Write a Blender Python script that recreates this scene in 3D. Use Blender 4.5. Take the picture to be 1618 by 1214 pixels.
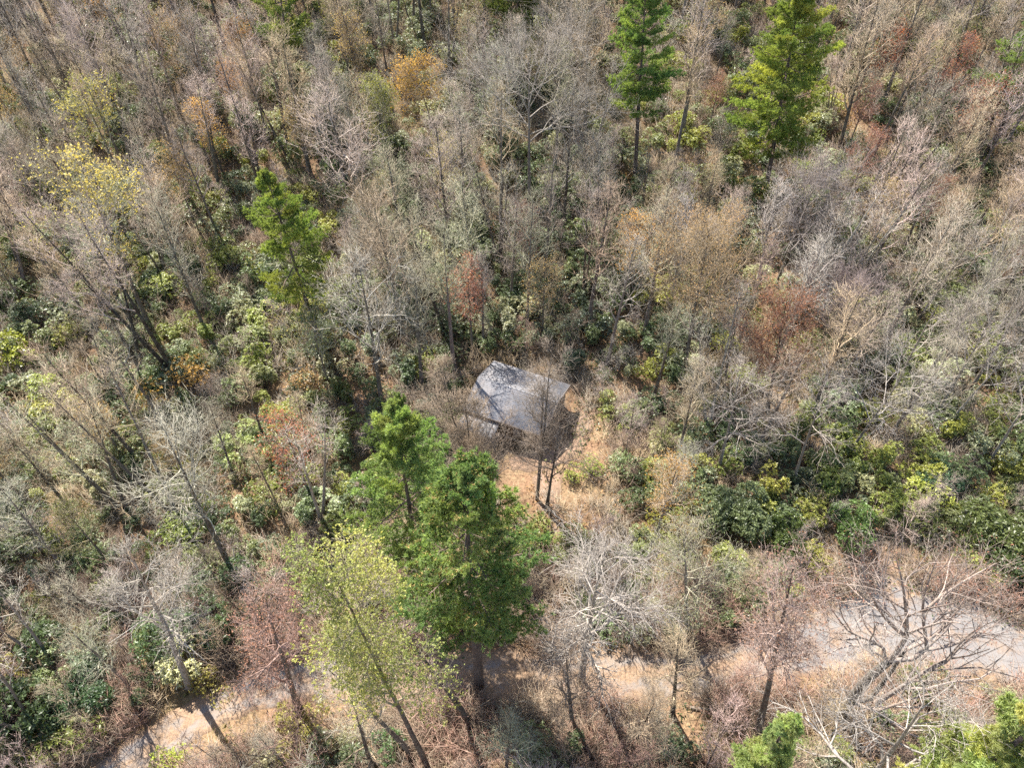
import bpy, math, random
import numpy as np
from mathutils import Vector, Matrix

SC = bpy.context.scene
COL = SC.collection
for o in list(bpy.data.objects):
    bpy.data.objects.remove(o)

# ------------------------------------------------------------------ camera
CAM_H, PITCH, FPX = 58.0, math.radians(47), 1078.0          # height, degrees below the horizon, focal length for a 1618 px wide picture
cam_d = bpy.data.cameras.new("camera"); cam = bpy.data.objects.new("camera", cam_d); COL.objects.link(cam)
cam_d.sensor_width = 36.0; cam_d.lens = 36.0 * FPX / 1618.0
cam_d.clip_start = 0.5; cam_d.clip_end = 6000
cam.location = (0, 0, CAM_H); cam.rotation_euler = (math.pi / 2 - PITCH, 0, 0)
SC.camera = cam

# ------------------------------------------------------------------ light
SUN_EL, SUN_AZ = math.radians(53), math.radians(-33)          # azimuth from +Y (away from the camera) towards +X
world = bpy.data.worlds.new("World"); SC.world = world; world.use_nodes = True
wn = world.node_tree.nodes; wl = world.node_tree.links
sky = wn.new("ShaderNodeTexSky"); sky.sky_type = 'NISHITA'; sky.sun_disc = False
sky.sun_elevation = SUN_EL; sky.sun_rotation = SUN_AZ; sky.altitude = 600; sky.dust_density = 1.2
bg = wn["Background"]; bg.inputs[1].default_value = 0.105
wl.new(sky.outputs[0], bg.inputs[0])
sun_d = bpy.data.lights.new("sun", 'SUN'); sun = bpy.data.objects.new("sun", sun_d); COL.objects.link(sun)
sun_d.energy = 5.0; sun_d.angle = math.radians(0.53); sun_d.color = (1.0, 0.945, 0.865)
sdir = Vector((math.sin(SUN_AZ) * math.cos(SUN_EL), math.cos(SUN_AZ) * math.cos(SUN_EL), math.sin(SUN_EL)))
sun.rotation_euler = sdir.to_track_quat('Z', 'Y').to_euler(); sun.location = sdir * 200
vs = SC.view_settings
SC.display_settings.display_device = 'sRGB'
vs.view_transform = 'Standard'; vs.look = 'None'; vs.gamma = 1.0; vs.use_curve_mapping = False
vs.exposure = 1.45
SC.cycles.use_denoising = False; SC.cycles.max_bounces = 4; SC.cycles.diffuse_bounces = 2; SC.cycles.transmission_bounces = 2
SC.cycles.transparent_max_bounces = 4; SC.cycles.caustics_reflective = False; SC.cycles.caustics_refractive = False

# ------------------------------------------------------------------ terrain function, picture <-> place
CT, ST = math.cos(PITCH), math.sin(PITCH)
CABIN = np.array([0.57, 48.3]); CAB_ROT = math.radians(-23.8); CAB_Z = 1.0

def T(x, y):
    x = np.asarray(x, float); y = np.asarray(y, float)
    s = 8.0
    def sp(v): return s * np.logaddexp(0, v / s)
    z = 0.33 * sp(y - 57 - 0.05 * np.abs(x)) - 0.17 * sp(y - 115)
    z = z + 1.7 / (1 + np.exp(-(y - 33 - 0.08 * x + 1.5 * np.sin(x * .21)) / 2.3))     # the bank behind the road
    z = z + 0.55 * np.sin(x * .083 + 1.3) * np.sin(y * .071 + .4) + 0.25 * np.sin(x * .23 + y * .17) + 0.12 * np.sin(x * .51 - y * .43)
    z = z - 0.02 * sp(-x - 35)
    w = np.exp(-(((x - CABIN[0]) ** 2 + (y - CABIN[1]) ** 2) / 64.0) ** 2)
    return z * (1 - w) + CAB_Z * w

def at(px, py):
    """ground point seen at a picture position (1618 x 1214)"""
    u = (px - 809) / FPX; v = (607 - py) / FPX
    d = np.array([u, CT + v * ST, -ST + v * CT]); c = np.array([0, 0, CAM_H])
    lo, hi = 20.0, 900.0
    t = lo
    while t < hi:
        p = c + t * d
        if p[2] < T(p[0], p[1]): break
        t += 1.0
    a, b = t - 1.0, t
    for _ in range(20):
        m = .5 * (a + b); p = c + m * d
        if p[2] < T(p[0], p[1]): b = m
        else: a = m
    return c + b * d

def project(p):
    x, y, z = p[0], p[1], p[2] - CAM_H
    dep = y * CT - z * ST
    return 809 + FPX * x / dep, 607 - FPX * (y * ST + z * CT) / dep, dep

def lift(px, py, y):
    """point seen at a picture position and standing at distance y ahead"""
    v = (607 - py) / FPX
    dz = (v * y * CT - y * ST) / (CT + v * ST)
    dep = y * CT - dz * ST
    return np.array([(px - 809) / FPX * dep, y, CAM_H + dz])

# ------------------------------------------------------------------ mesh building
def nrm(a): return a / np.maximum(np.linalg.norm(a, axis=-1, keepdims=True), 1e-9)

class MB:
    def __init__(self): self.v = []; self.q = []; self.t = []; self.qm = []; self.tm = []; self.n = 0
    def add(self, v, q=None, t=None, m=0):
        v = np.asarray(v, float).reshape(-1, 3)
        if q is not None and len(q): q = np.asarray(q); self.q.append(q + self.n); self.qm.append(np.full(len(q), m))
        if t is not None and len(t): t = np.asarray(t); self.t.append(t + self.n); self.tm.append(np.full(len(t), m))
        self.v.append(v); self.n += len(v)
    def join(self, o):
        for q, m in zip(o.q, o.qm): self.q.append(q + self.n); self.qm.append(m)
        for t, m in zip(o.t, o.tm): self.t.append(t + self.n); self.tm.append(m)
        self.v += o.v; self.n += o.n
    def mesh(self, name, mats, smooth=False):
        me = bpy.data.meshes.new(name)
        V = np.concatenate(self.v)
        Q = np.concatenate(self.q) if self.q else np.zeros((0, 4), int)
        Tt = np.concatenate(self.t) if self.t else np.zeros((0, 3), int)
        me.vertices.add(len(V)); me.vertices.foreach_set("co", V.astype(np.float32).ravel())
        loops = np.concatenate([Q.ravel(), Tt.ravel()]).astype(np.int32)
        me.loops.add(len(loops)); me.loops.foreach_set("vertex_index", loops)
        ls = np.concatenate([np.arange(len(Q)) * 4, len(Q) * 4 + np.arange(len(Tt)) * 3]).astype(np.int32)
        me.polygons.add(len(ls)); me.polygons.foreach_set("loop_start", ls)
        mi = np.concatenate((self.qm + self.tm) or [np.zeros(0)]).astype(np.int32)
        for m in mats: me.materials.append(m)
        me.polygons.foreach_set("material_index", mi)
        if smooth: me.polygons.foreach_set("use_smooth", np.ones(len(ls), bool))
        me.update(calc_edges=True)
        return me
    def tris(self): return sum(len(q) * 2 for q in self.q) + sum(len(t) for t in self.t)
    # -- shapes
    def tubes(self, P, R, S, m=0, cap=False):
        P = np.asarray(P, float); R = np.asarray(R, float)
        N, K, _ = P.shape
        if N == 0: return
        tan = np.empty_like(P); tan[:, 1:-1] = P[:, 2:] - P[:, :-2]; tan[:, 0] = P[:, 1] - P[:, 0]; tan[:, -1] = P[:, -1] - P[:, -2]
        tan = nrm(tan)
        main = np.abs(nrm(P[:, -1] - P[:, 0])); ref = np.eye(3)[np.argmin(main, axis=1)][:, None, :]
        e1 = nrm(np.cross(tan, ref)); e2 = np.cross(tan, e1)
        a = np.arange(S) * 2 * np.pi / S
        V = P[:, :, None, :] + R[:, :, None, None] * (np.cos(a)[None, None, :, None] * e1[:, :, None, :] + np.sin(a)[None, None, :, None] * e2[:, :, None, :])
        base = (np.arange(N) * K * S)[:, None, None]
        k = (np.arange(K - 1) * S)[None, :, None]; s = np.arange(S)[None, None, :]; s2 = (s + 1) % S
        q = np.stack([base + k + s, base + k + s2, base + k + S + s2, base + k + S + s], -1).reshape(-1, 4)
        self.add(V, q, m=m)
    def cones(self, A, B, R, m=0):
        A = np.asarray(A, float); B = np.asarray(B, float); N = len(A)
        if N == 0: return
        d = nrm(B - A); ref = np.eye(3)[np.argmin(np.abs(d), axis=1)]
        e1 = nrm(np.cross(d, ref)); e2 = np.cross(d, e1)
        a = np.arange(3) * 2 * np.pi / 3
        ring = A[:, None, :] + np.asarray(R)[:, None, None] * (np.cos(a)[None, :, None] * e1[:, None] + np.sin(a)[None, :, None] * e2[:, None])
        V = np.concatenate([ring, B[:, None, :]], 1)
        b = (np.arange(N) * 4)[:, None, None]
        t = (b + np.array([[0, 1, 3], [1, 2, 3], [2, 0, 3]])[None]).reshape(-1, 3)
        self.add(V, t=t, m=m)
    def leaves(self, Cn, D, L, W, rng, m=0, fold=0.25):
        Cn = np.asarray(Cn, float); N = len(Cn)
        if N == 0: return
        D = nrm(D); up = nrm(rng.normal(size=(N, 3)) * .6 + np.array([0, 0, 1]))
        s = nrm(np.cross(D, up)); n = np.cross(s, D)
        L = np.broadcast_to(L, (N,))[:, None]; W = np.broadcast_to(W, (N,))[:, None]
        mid = Cn + D * L * .5 + n * W * fold
        V = np.stack([Cn, mid + s * W * .5, Cn + D * L, mid - s * W * .5], 1)
        self.add(V, (np.arange(N) * 4)[:, None] + np.arange(4)[None], m=m)
    def box(self, lo, hi, m=0, M=None):
        x0, y0, z0 = lo; x1, y1, z1 = hi
        v = np.array([[x0, y0, z0], [x1, y0, z0], [x1, y1, z0], [x0, y1, z0], [x0, y0, z1], [x1, y0, z1], [x1, y1, z1], [x0, y1, z1]])
        if M is not None: v = v @ M[0].T + M[1]
        self.add(v, [[0, 3, 2, 1], [4, 5, 6, 7], [0, 1, 5, 4], [1, 2, 6, 5], [2, 3, 7, 6], [3, 0, 4, 7]], m=m)
    def blob(self, c, r, rng, m=0):
        """lumpy low-poly stone"""
        th = np.linspace(0, np.pi, 6); ph = np.linspace(0, 2 * np.pi, 9)[:-1]
        g = 1 + .18 * rng.normal(size=(6, 8)); g[0] = g[0, 0]; g[-1] = g[-1, 0]
        V = np.stack([np.sin(th)[:, None] * np.cos(ph)[None] * g * r[0], np.sin(th)[:, None] * np.sin(ph)[None] * g * r[1], np.cos(th)[:, None] * g * r[2]], -1) + np.asarray(c)
        q = [[i * 8 + j, i * 8 + (j + 1) % 8, (i + 1) * 8 + (j + 1) % 8, (i + 1) * 8 + j] for i in range(5) for j in range(8)]
        self.add(V, q, m=m)

# ------------------------------------------------------------------ objects
def link(name, data, parent=None, color=None):
    o = bpy.data.objects.new(name, data); COL.objects.link(o)
    if parent is not None: o.parent = parent
    if color is not None: o.color = (*color[:3], 1)
    return o
def tag(o, label=None, cat=None, group=None, kind=None):
    if label: o["label"] = label
    if cat: o["category"] = cat
    if group: o["group"] = group
    if kind: o["kind"] = kind
    return o
def thing(name, loc, label, cat, group=None, rz=0.0):
    o = link(name, None); o.location = loc; o.rotation_euler = (0, 0, rz); o.empty_display_size = .5
    return tag(o, label, cat, group)

# ------------------------------------------------------------------ materials
def new_mat(name):
    m = bpy.data.materials.new(name); m.use_nodes = True
    return m, m.node_tree.nodes, m.node_tree.links
def ramp(n, stops):
    r = n.new("ShaderNodeValToRGB"); e = r.color_ramp.elements
    e[0].position, e[0].color = stops[0][0], (*stops[0][1], 1)
    e[1].position, e[1].color = stops[-1][0], (*stops[-1][1], 1)
    for p, c in stops[1:-1]:
        k = e.new(p); k.color = (*c, 1)
    return r
def noise(n, l, scale, detail=5, coord=None, rough=.6):
    t = n.new("ShaderNodeTexNoise"); t.inputs["Scale"].default_value = scale; t.inputs["Detail"].default_value = detail; t.inputs["Roughness"].default_value = rough
    if coord is not None: l.new(coord, t.inputs["Vector"])
    return t
def mixc(n, l, a, b, fac, mode='MIX'):
    x = n.new("ShaderNodeMix"); x.data_type = 'RGBA'; x.blend_type = mode
    for s, v in ((x.inputs[0], fac), (x.inputs[6], a), (x.inputs[7], b)):
        if hasattr(v, "links"): l.new(v, s)
        elif isinstance(v, (tuple, list)): s.default_value = (*v, 1) if len(v) == 3 else v
        else: s.default_value = v
    return x.outputs[2]

def bark_mat(name, lichen=(.30, .31, .26), amount=.55, rough=.85, bump=True):
    """bark tinted by each tree's own colour, with pale lichen blotches"""
    m, n, l = new_mat(name); p = n["Principled BSDF"]
    oi = n.new("ShaderNodeObjectInfo"); tc = n.new("ShaderNodeTexCoord")
    a = noise(n, l, 1.3, 6, tc.outputs["Object"]); b = noise(n, l, 9.0, 4, tc.outputs["Object"])
    r1 = ramp(n, [(.44, (0, 0, 0)), (.66, (1, 1, 1))]); l.new(a.outputs[0], r1.inputs[0])
    mul = n.new("ShaderNodeMath"); mul.operation = 'MULTIPLY'; mul.inputs[1].default_value = amount; l.new(r1.outputs[0], mul.inputs[0])
    c = mixc(n, l, oi.outputs["Color"], lichen, mul.outputs[0])
    r2 = ramp(n, [(.3, (.62, .6, .58)), (.7, (1.25, 1.22, 1.2))]); l.new(b.outputs[0], r2.inputs[0])
    c = mixc(n, l, c, r2.outputs[0], 1.0, 'MULTIPLY')
    rnd = ramp(n, [(0, (.86, .87, .88)), (.5, (1, 1, 1)), (1, (1.12, 1.1, 1.07))]); l.new(oi.outputs["Random"], rnd.inputs[0])
    c = mixc(n, l, c, rnd.outputs[0], 1.0, 'MULTIPLY')
    gg = n.new("ShaderNodeNewGeometry"); ri = ramp(n, [(0, (.62, .60, .58)), (.6, (1.0, 1.0, 1.0)), (1, (1.35, 1.36, 1.38))]); l.new(gg.outputs["Random Per Island"], ri.inputs[0])
    c = mixc(n, l, c, ri.outputs[0], 1.0, 'MULTIPLY')
    if bump:
        mp = n.new("ShaderNodeMapping"); mp.inputs["Scale"].default_value = (7, 7, 1.3); l.new(tc.outputs["Object"], mp.inputs[0]); fu = noise(n, l, 1.6, 6, mp.outputs[0], .7)
        rf = ramp(n, [(.36, (.38, .36, .35)), (.52, (1, 1, 1)), (.7, (1.3, 1.3, 1.28))]); l.new(fu.outputs[0], rf.inputs[0]); c = mixc(n, l, c, rf.outputs[0], .8, 'MULTIPLY')
        bp = n.new("ShaderNodeBump"); bp.inputs["Strength"].default_value = .9; bp.inputs["Distance"].default_value = .08; l.new(fu.outputs[0], bp.inputs["Height"]); l.new(bp.outputs[0], p.inputs["Normal"])
    l.new(c, p.inputs["Base Color"]); p.inputs["Roughness"].default_value = rough; p.inputs["Specular IOR Level"].default_value = .2
    return m
def leaf_mat(name, trans=.35, rough=.5, spec=.3, var=.35):
    """leaf or needle tinted by each plant's own colour, letting light through"""
    m, n, l = new_mat(name); p = n["Principled BSDF"]; out = n["Material Output"]
    oi = n.new("ShaderNodeObjectInfo"); g = n.new("ShaderNodeNewGeometry")
    mr = n.new("ShaderNodeMapRange"); mr.inputs[3].default_value = 1 - var; mr.inputs[4].default_value = 1 + var; l.new(g.outputs["Random Per Island"], mr.inputs[0])
    rnd = ramp(n, [(0, (.72, .80, .80)), (.5, (1, 1, 1)), (1, (1.32, 1.2, 1.05))]); l.new(oi.outputs["Random"], rnd.inputs[0])
    cv = mixc(n, l, oi.outputs["Color"], rnd.outputs[0], 1.0, 'MULTIPLY')
    mx = n.new("ShaderNodeVectorMath"); mx.operation = 'SCALE'; l.new(cv, mx.inputs[0]); l.new(mr.outputs[0], mx.inputs[3])
    l.new(mx.outputs[0], p.inputs["Base Color"]); p.inputs["Roughness"].default_value = rough; p.inputs["Specular IOR Level"].default_value = spec
    tr = n.new("ShaderNodeBsdfTranslucent")
    tc = n.new("ShaderNodeMix"); tc.data_type = 'RGBA'; tc.blend_type = 'MULTIPLY'; tc.inputs[0].default_value = 1
    l.new(mx.outputs[0], tc.inputs[6]); tc.inputs[7].default_value = (1.5, 1.45, .8, 1); l.new(tc.outputs[2], tr.inputs[0])
    ms = n.new("ShaderNodeMixShader"); ms.inputs[0].default_value = trans
    l.new(p.outputs[0], ms.inputs[1]); l.new(tr.outputs[0], ms.inputs[2]); l.new(ms.outputs[0], out.inputs[0])
    return m
M_BARK = bark_mat("bark")
M_TWIG = bark_mat("twig_bark", lichen=(.36, .34, .30), amount=.35, bump=False)
M_PINEBARK = bark_mat("pine_bark", lichen=(.22, .20, .18), amount=.5)
M_NEEDLE = leaf_mat("pine_needles", .45, .55, .25, .3)
M_CONE = leaf_mat("pollen_cones", .2, .7, .1)
M_LEAF = leaf_mat("young_leaves", .4, .5, .25)
M_LAUREL = leaf_mat("laurel_leaves", .28, .42, .5, .45)

def ground_mat():
    m, n, l = new_mat("leaf_litter"); p = n["Principled BSDF"]
    tc = n.new("ShaderNodeTexCoord"); o = tc.outputs["Object"]
    big = noise(n, l, .09, 5, o); mid = noise(n, l, .7, 6, o, .7); fine = noise(n, l, 5.0, 6, o, .75)
    vor = n.new("ShaderNodeTexVoronoi"); vor.inputs["Scale"].default_value = 6.0; l.new(o, vor.inputs["Vector"])
    r = ramp(n, [(.28, (.075, .042, .024)), (.42, (.20, .115, .066)), (.55, (.33, .205, .125)), (.75, (.42, .29, .19))]); l.new(fine.outputs[0], r.inputs[0])
    c = mixc(n, l, r.outputs[0], (.34, .215, .135), .40)
    rb = ramp(n, [(.40, (0, 0, 0)), (.62, (1, 1, 1))]); l.new(mid.outputs[0], rb.inputs[0])
    k = n.new("ShaderNodeMath"); k.operation = 'MULTIPLY'; k.inputs[1].default_value = .55; l.new(rb.outputs[0], k.inputs[0])
    c = mixc(n, l, c, (.30, .24, .14), k.outputs[0])
    m2 = noise(n, l, 1.9, 6, o, .8); rm = ramp(n, [(.36, (.42, .36, .33)), (.52, (1, 1, 1)), (.72, (1.2, 1.17, 1.12))]); l.new(m2.outputs[0], rm.inputs[0]); c = mixc(n, l, c, rm.outputs[0], .85, 'MULTIPLY')
    rg = ramp(n, [(.5, (0, 0, 0)), (.68, (1, 1, 1))]); l.new(big.outputs[0], rg.inputs[0])
    k2 = n.new("ShaderNodeMath"); k2.operation = 'MULTIPLY'; k2.inputs[1].default_value = .5; l.new(rg.outputs[0], k2.inputs[0])
    c = mixc(n, l, c, (.13, .14, .055), k2.outputs[0])
    hv = ramp(n, [(0, (.7, .68, .66)), (1, (1.25, 1.2, 1.15))]); l.new(vor.outputs["Color"], hv.inputs[0])
    c = mixc(n, l, c, hv.outputs[0], .7, 'MULTIPLY')
    wa = n.new("ShaderNodeAttribute"); wa.attribute_name = "dry_leaves"
    c2 = mixc(n, l, c, (.58, .60, .60), 1.0, 'MULTIPLY')
    c = mixc(n, l, c2, c, wa.outputs["Fac"])
    l.new(c, p.inputs["Base Color"]); p.inputs["Roughness"].default_value = .9; p.inputs["Specular IOR Level"].default_value = .15
    b = n.new("ShaderNodeBump"); b.inputs["Strength"].default_value = .8; b.inputs["Distance"].default_value = .12; l.new(fine.outputs[0], b.inputs["Height"]); l.new(b.outputs[0], p.inputs["Normal"])
    return m
M_GROUND = ground_mat()

def road_mat(name, base, leaf, lo, hi):
    """gravel with drifts of fallen leaves, thicker where the mesh attribute 'litter' is high"""
    m, n, l = new_mat(name); p = n["Principled BSDF"]
    tc = n.new("ShaderNodeTexCoord"); o = tc.outputs["Object"]
    at_ = n.new("ShaderNodeAttribute"); at_.attribute_name = "litter"
    f = noise(n, l, 14, 4, o); d = noise(n, l, .8, 7, o, .75); e = noise(n, l, .25, 3, o)
    r = ramp(n, [(.3, tuple(x * .75 for x in base)), (.7, tuple(min(1, x * 1.2) for x in base))]); l.new(f.outputs[0], r.inputs[0])
    r2 = ramp(n, [(.35, (.86, .86, .88)), (.65, (1.08, 1.06, 1.02))]); l.new(e.outputs[0], r2.inputs[0])
    c0 = mixc(n, l, r.outputs[0], r2.outputs[0], 1, 'MULTIPLY')
    ad = n.new("ShaderNodeMath"); ad.operation = 'ADD'; l.new(d.outputs[0], ad.inputs[0]); l.new(at_.outputs["Fac"], ad.inputs[1])
    rr = ramp(n, [(lo, (0, 0, 0)), (hi, (1, 1, 1))]); l.new(ad.outputs[0], rr.inputs[0])
    lf = noise(n, l, 6, 5, o); rl = ramp(n, [(.3, tuple(x * .5 for x in leaf)), (.7, tuple(x * 1.25 for x in leaf))]); l.new(lf.outputs[0], rl.inputs[0])
    c = mixc(n, l, c0, rl.outputs[0], rr.outputs[0])
    l.new(c, p.inputs["Base Color"]); p.inputs["Roughness"].default_value = .9
    b = n.new("ShaderNodeBump"); b.inputs["Strength"].default_value = .4; b.inputs["Distance"].default_value = .04; l.new(f.outputs[0], b.inputs["Height"]); l.new(b.outputs[0], p.inputs["Normal"])
    return m
M_ROAD = road_mat("gravel", (.225, .21, .20), (.30, .20, .125), .56, .82)
M_DIRT = road_mat("bare_dirt", (.33, .215, .145), (.20, .13, .08), .50, .85)

def plain(name, col, rough=.8, spec=.3, var=.2, scale=3.0, metallic=0.0, stretch=None):
    m, n, l = new_mat(name); p = n["Principled BSDF"]; tc = n.new("ShaderNodeTexCoord"); co = tc.outputs["Object"]
    if stretch:
        mp = n.new("ShaderNodeMapping"); mp.inputs["Scale"].default_value = stretch; l.new(co, mp.inputs[0]); co = mp.outputs[0]
    t = noise(n, l, scale, 6, co)
    r = ramp(n, [(.3, tuple(c * (1 - var) for c in col)), (.7, tuple(c * (1 + var) for c in col))]); l.new(t.outputs[0], r.inputs[0])
    l.new(r.outputs[0], p.inputs["Base Color"]); p.inputs["Roughness"].default_value = rough; p.inputs["Specular IOR Level"].default_value = spec; p.inputs["Metallic"].default_value = metallic
    return m
def roof_mat():
    m, n, l = new_mat("grey_shingle"); p = n["Principled BSDF"]; tc = n.new("ShaderNodeTexCoord"); o = tc.outputs["Object"]
    br = n.new("ShaderNodeTexBrick"); br.inputs["Scale"].default_value = 1.0; br.inputs["Brick Width"].default_value = .33; br.inputs["Row Height"].default_value = .2; br.inputs["Mortar Size"].default_value = .006
    br.inputs["Color1"].default_value = (.215, .215, .228, 1); br.inputs["Color2"].default_value = (.255, .252, .265, 1); br.inputs["Mortar"].default_value = (.195, .193, .203, 1); l.new(o, br.inputs["Vector"])
    a = noise(n, l, .55, 6, o, .7); r = ramp(n, [(.35, (.62, .66, .72)), (.5, (1, 1, 1)), (.68, (1.2, 1.12, 1.05))]); l.new(a.outputs[0], r.inputs[0])
    c = mixc(n, l, br.outputs["Color"], r.outputs[0], 1.0, 'MULTIPLY')
    mp = n.new("ShaderNodeMapping"); mp.inputs["Scale"].default_value = (3.5, .5, 1); l.new(o, mp.inputs[0]); d = noise(n, l, 1.0, 6, mp.outputs[0], .7)
    rd = ramp(n, [(.52, (0, 0, 0)), (.72, (1, 1, 1))]); l.new(d.outputs[0], rd.inputs[0]); k = n.new("ShaderNodeMath"); k.operation = 'MULTIPLY'; k.inputs[1].default_value = .45; l.new(rd.outputs[0], k.inputs[0])
    c = mixc(n, l, c, (.20, .145, .11), k.outputs[0])
    l.new(c, p.inputs["Base Color"]); p.inputs["Roughness"].default_value = .6; p.inputs["Specular IOR Level"].default_value = .4; return m
M_ROOF = roof_mat()
M_ROOF2 = plain("weathered_metal", (.22, .215, .215), .75, .25, .45, 1.6, stretch=(5, 1, 1))
M_RIDGE = plain("ridge_cap", (.20, .205, .22), .6, .4, .2)
M_LOG = plain("stained_log", (.11, .062, .035), .75, .3, .4, 3.0, stretch=(.6, 6, 6))
M_TRIM = plain("fascia_board", (.20, .17, .15), .7, .3, .25)
M_PLANK = plain("weathered_plank", (.30, .26, .22), .8, .2, .3, 4.0, stretch=(1, 8, 8))
M_GLASS = plain("window_glass", (.02, .024, .028), .08, .6, .1)
M_STONE = plain("field_stone", (.25, .235, .22), .9, .2, .35, 2.0)
M_DEADWOOD = plain("bleached_wood", (.50, .45, .39), .8, .2, .3, 3.0)

# ------------------------------------------------------------------ the ground sheet
def build_ground():
    xs = np.concatenate([[-4000, -1500, -600, -260], np.arange(-170, 171, 1.7), [260, 600, 1500, 4000]])
    ys = np.concatenate([[-4000, -1200, -400, -120, -40], np.arange(-6, 190, 1.7), [240, 400, 900, 2000, 4500]])
    X, Y = np.meshgrid(xs, ys)
    Z = T(np.clip(X, -300, 300), np.clip(Y, -60, 420))
    rng = np.random.default_rng(3)
    near = (np.abs(X) < 170) & (Y > -6) & (Y < 190)
    Z = Z + near * rng.normal(size=Z.shape) * .05
    mb = MB(); nx = len(xs)
    i, j = np.meshgrid(np.arange(len(ys) - 1), np.arange(nx - 1), indexing='ij')
    q = np.stack([i * nx + j, i * nx + j + 1, (i + 1) * nx + j + 1, (i + 1) * nx + j], -1).reshape(-1, 4)
    mb.add(np.stack([X, Y, Z], -1), q)
    me = mb.mesh("ground", [M_GROUND], True)
    dry = 1 / (1 + np.exp((Y - 34 - .06 * X + 2.5 * np.sin(X * .17)) / 3.0)); dry = np.maximum(dry, np.exp(-(((X - 4) ** 2 + (Y - 43) ** 2) / 70.0)))
    dry = np.maximum(dry, .35 + .35 * np.sin(X * .11 + 1) * np.sin(Y * .13 + X * .03))
    me.attributes.new("dry_leaves", 'FLOAT', 'POINT').data.foreach_set("value", np.clip(dry, 0, 1).astype(np.float32).ravel())
    o = link("ground", me); tag(o, kind="structure"); return o
build_ground()

def ribbon(name, pts, width, litter, mat, nseg=70, nw=13, h=.13):
    """strip following the ground: pts (x, y) centre line, width and litter per point"""
    pts = np.asarray(pts, float); d = np.r_[0, np.cumsum(np.linalg.norm(np.diff(pts, axis=0), axis=1))]
    s = np.linspace(0, d[-1], nseg)
    def interp(v):
        v = np.interp(s, d, v); k = np.ones(7) / 7; return np.convolve(np.pad(v, 3, mode='edge'), k, 'valid')
    cx, cy, w, li = interp(pts[:, 0]), interp(pts[:, 1]), interp(width), interp(litter)
    tx, ty = np.gradient(cx), np.gradient(cy); L = np.hypot(tx, ty); nxn, nyn = -ty / L, tx / L
    rng = np.random.default_rng(8)
    a = np.linspace(-1, 1, nw)
    jit = 1 + .12 * rng.normal(size=(nseg, 2)); jit = np.where(a[None] < 0, jit[:, :1], jit[:, 1:])
    X = cx[:, None] + nxn[:, None] * a[None] * w[:, None] / 2 * jit; Y = cy[:, None] + nyn[:, None] * a[None] * w[:, None] / 2 * jit
    Z = T(X, Y) + h * (1 - np.abs(a[None]) ** 6) + .03 - .25 * (np.abs(a[None]) > .99)
    lit = li[:, None] + .42 * np.abs(a[None]) ** 3 + .15 * np.exp(-(a[None] / .2) ** 2) + .05 * rng.normal(size=X.shape)
    mb = MB(); i, j = np.meshgrid(np.arange(nseg - 1), np.arange(nw - 1), indexing='ij')
    mb.add(np.stack([X, Y, Z], -1), np.stack([i * nw + j, i * nw + j + 1, (i + 1) * nw + j + 1, (i + 1) * nw + j], -1).reshape(-1, 4))
    me = mb.mesh(name, [mat], True)
    me.attributes.new("litter", 'FLOAT', 'POINT').data.foreach_set("value", lit.astype(np.float32).ravel())
    return tag(link(name, me), kind="structure")
road_px = [(120, 1270, 4.0, .08), (225, 1195, 3.6, .10), (310, 1135, 3.4, .26), (400, 1088, 3.8, .10), (520, 1072, 4.4, .20), (680, 1068, 4.6, .24), (850, 1072, 4.8, .22), (1000, 1068, 4.8, .18),
           (1130, 1058, 4.6, .16), (1250, 1030, 5.6, .12), (1350, 1000, 7.4, .0), (1440, 985, 8.6, -.02), (1540, 1008, 7.8, .0), (1640, 1045, 6.4, .0), (1760, 1090, 6, -.05)]
road_xy = [at(a, b)[:2] for a, b, _, _ in road_px]
ribbon("gravel_road", road_xy, [c for _, _, c, _ in road_px], [d for *_, d in road_px], M_ROAD)
drive_px = [(1400, 985, 5.5, .0), (1400, 940, 5, .06), (1410, 900, 4.2, .18), (1440, 860, 3.2, .35)]
ribbon("side_track", [at(a, b)[:2] for a, b, _, _ in drive_px], [c for _, _, c, _ in drive_px], [d for *_, d in drive_px], M_ROAD, 24, 9, .10)
clear_px = [(800, 735, 2.6, .16), (850, 728, 3.8, .08), (898, 715, 3.4, .06), (925, 670, 2.6, .10), (930, 625, 2.6, .15), (915, 590, 2.0, .3)]
ribbon("dirt_clearing", [at(a, b)[:2] for a, b, _, _ in clear_px], [c for _, _, c, _ in clear_px], [d for *_, d in clear_px], M_DIRT, 40, 9, .07)
path_px = [(870, 740, 3.6, .10), (862, 775, 3.0, .12), (868, 815, 2.6, .2), (890, 870, 2.0, .35)]
ribbon("dirt_path", [at(a, b)[:2] for a, b, _, _ in path_px], [c for _, _, c, _ in path_px], [d for *_, d in path_px], M_DIRT, 26, 9, .10)

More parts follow.
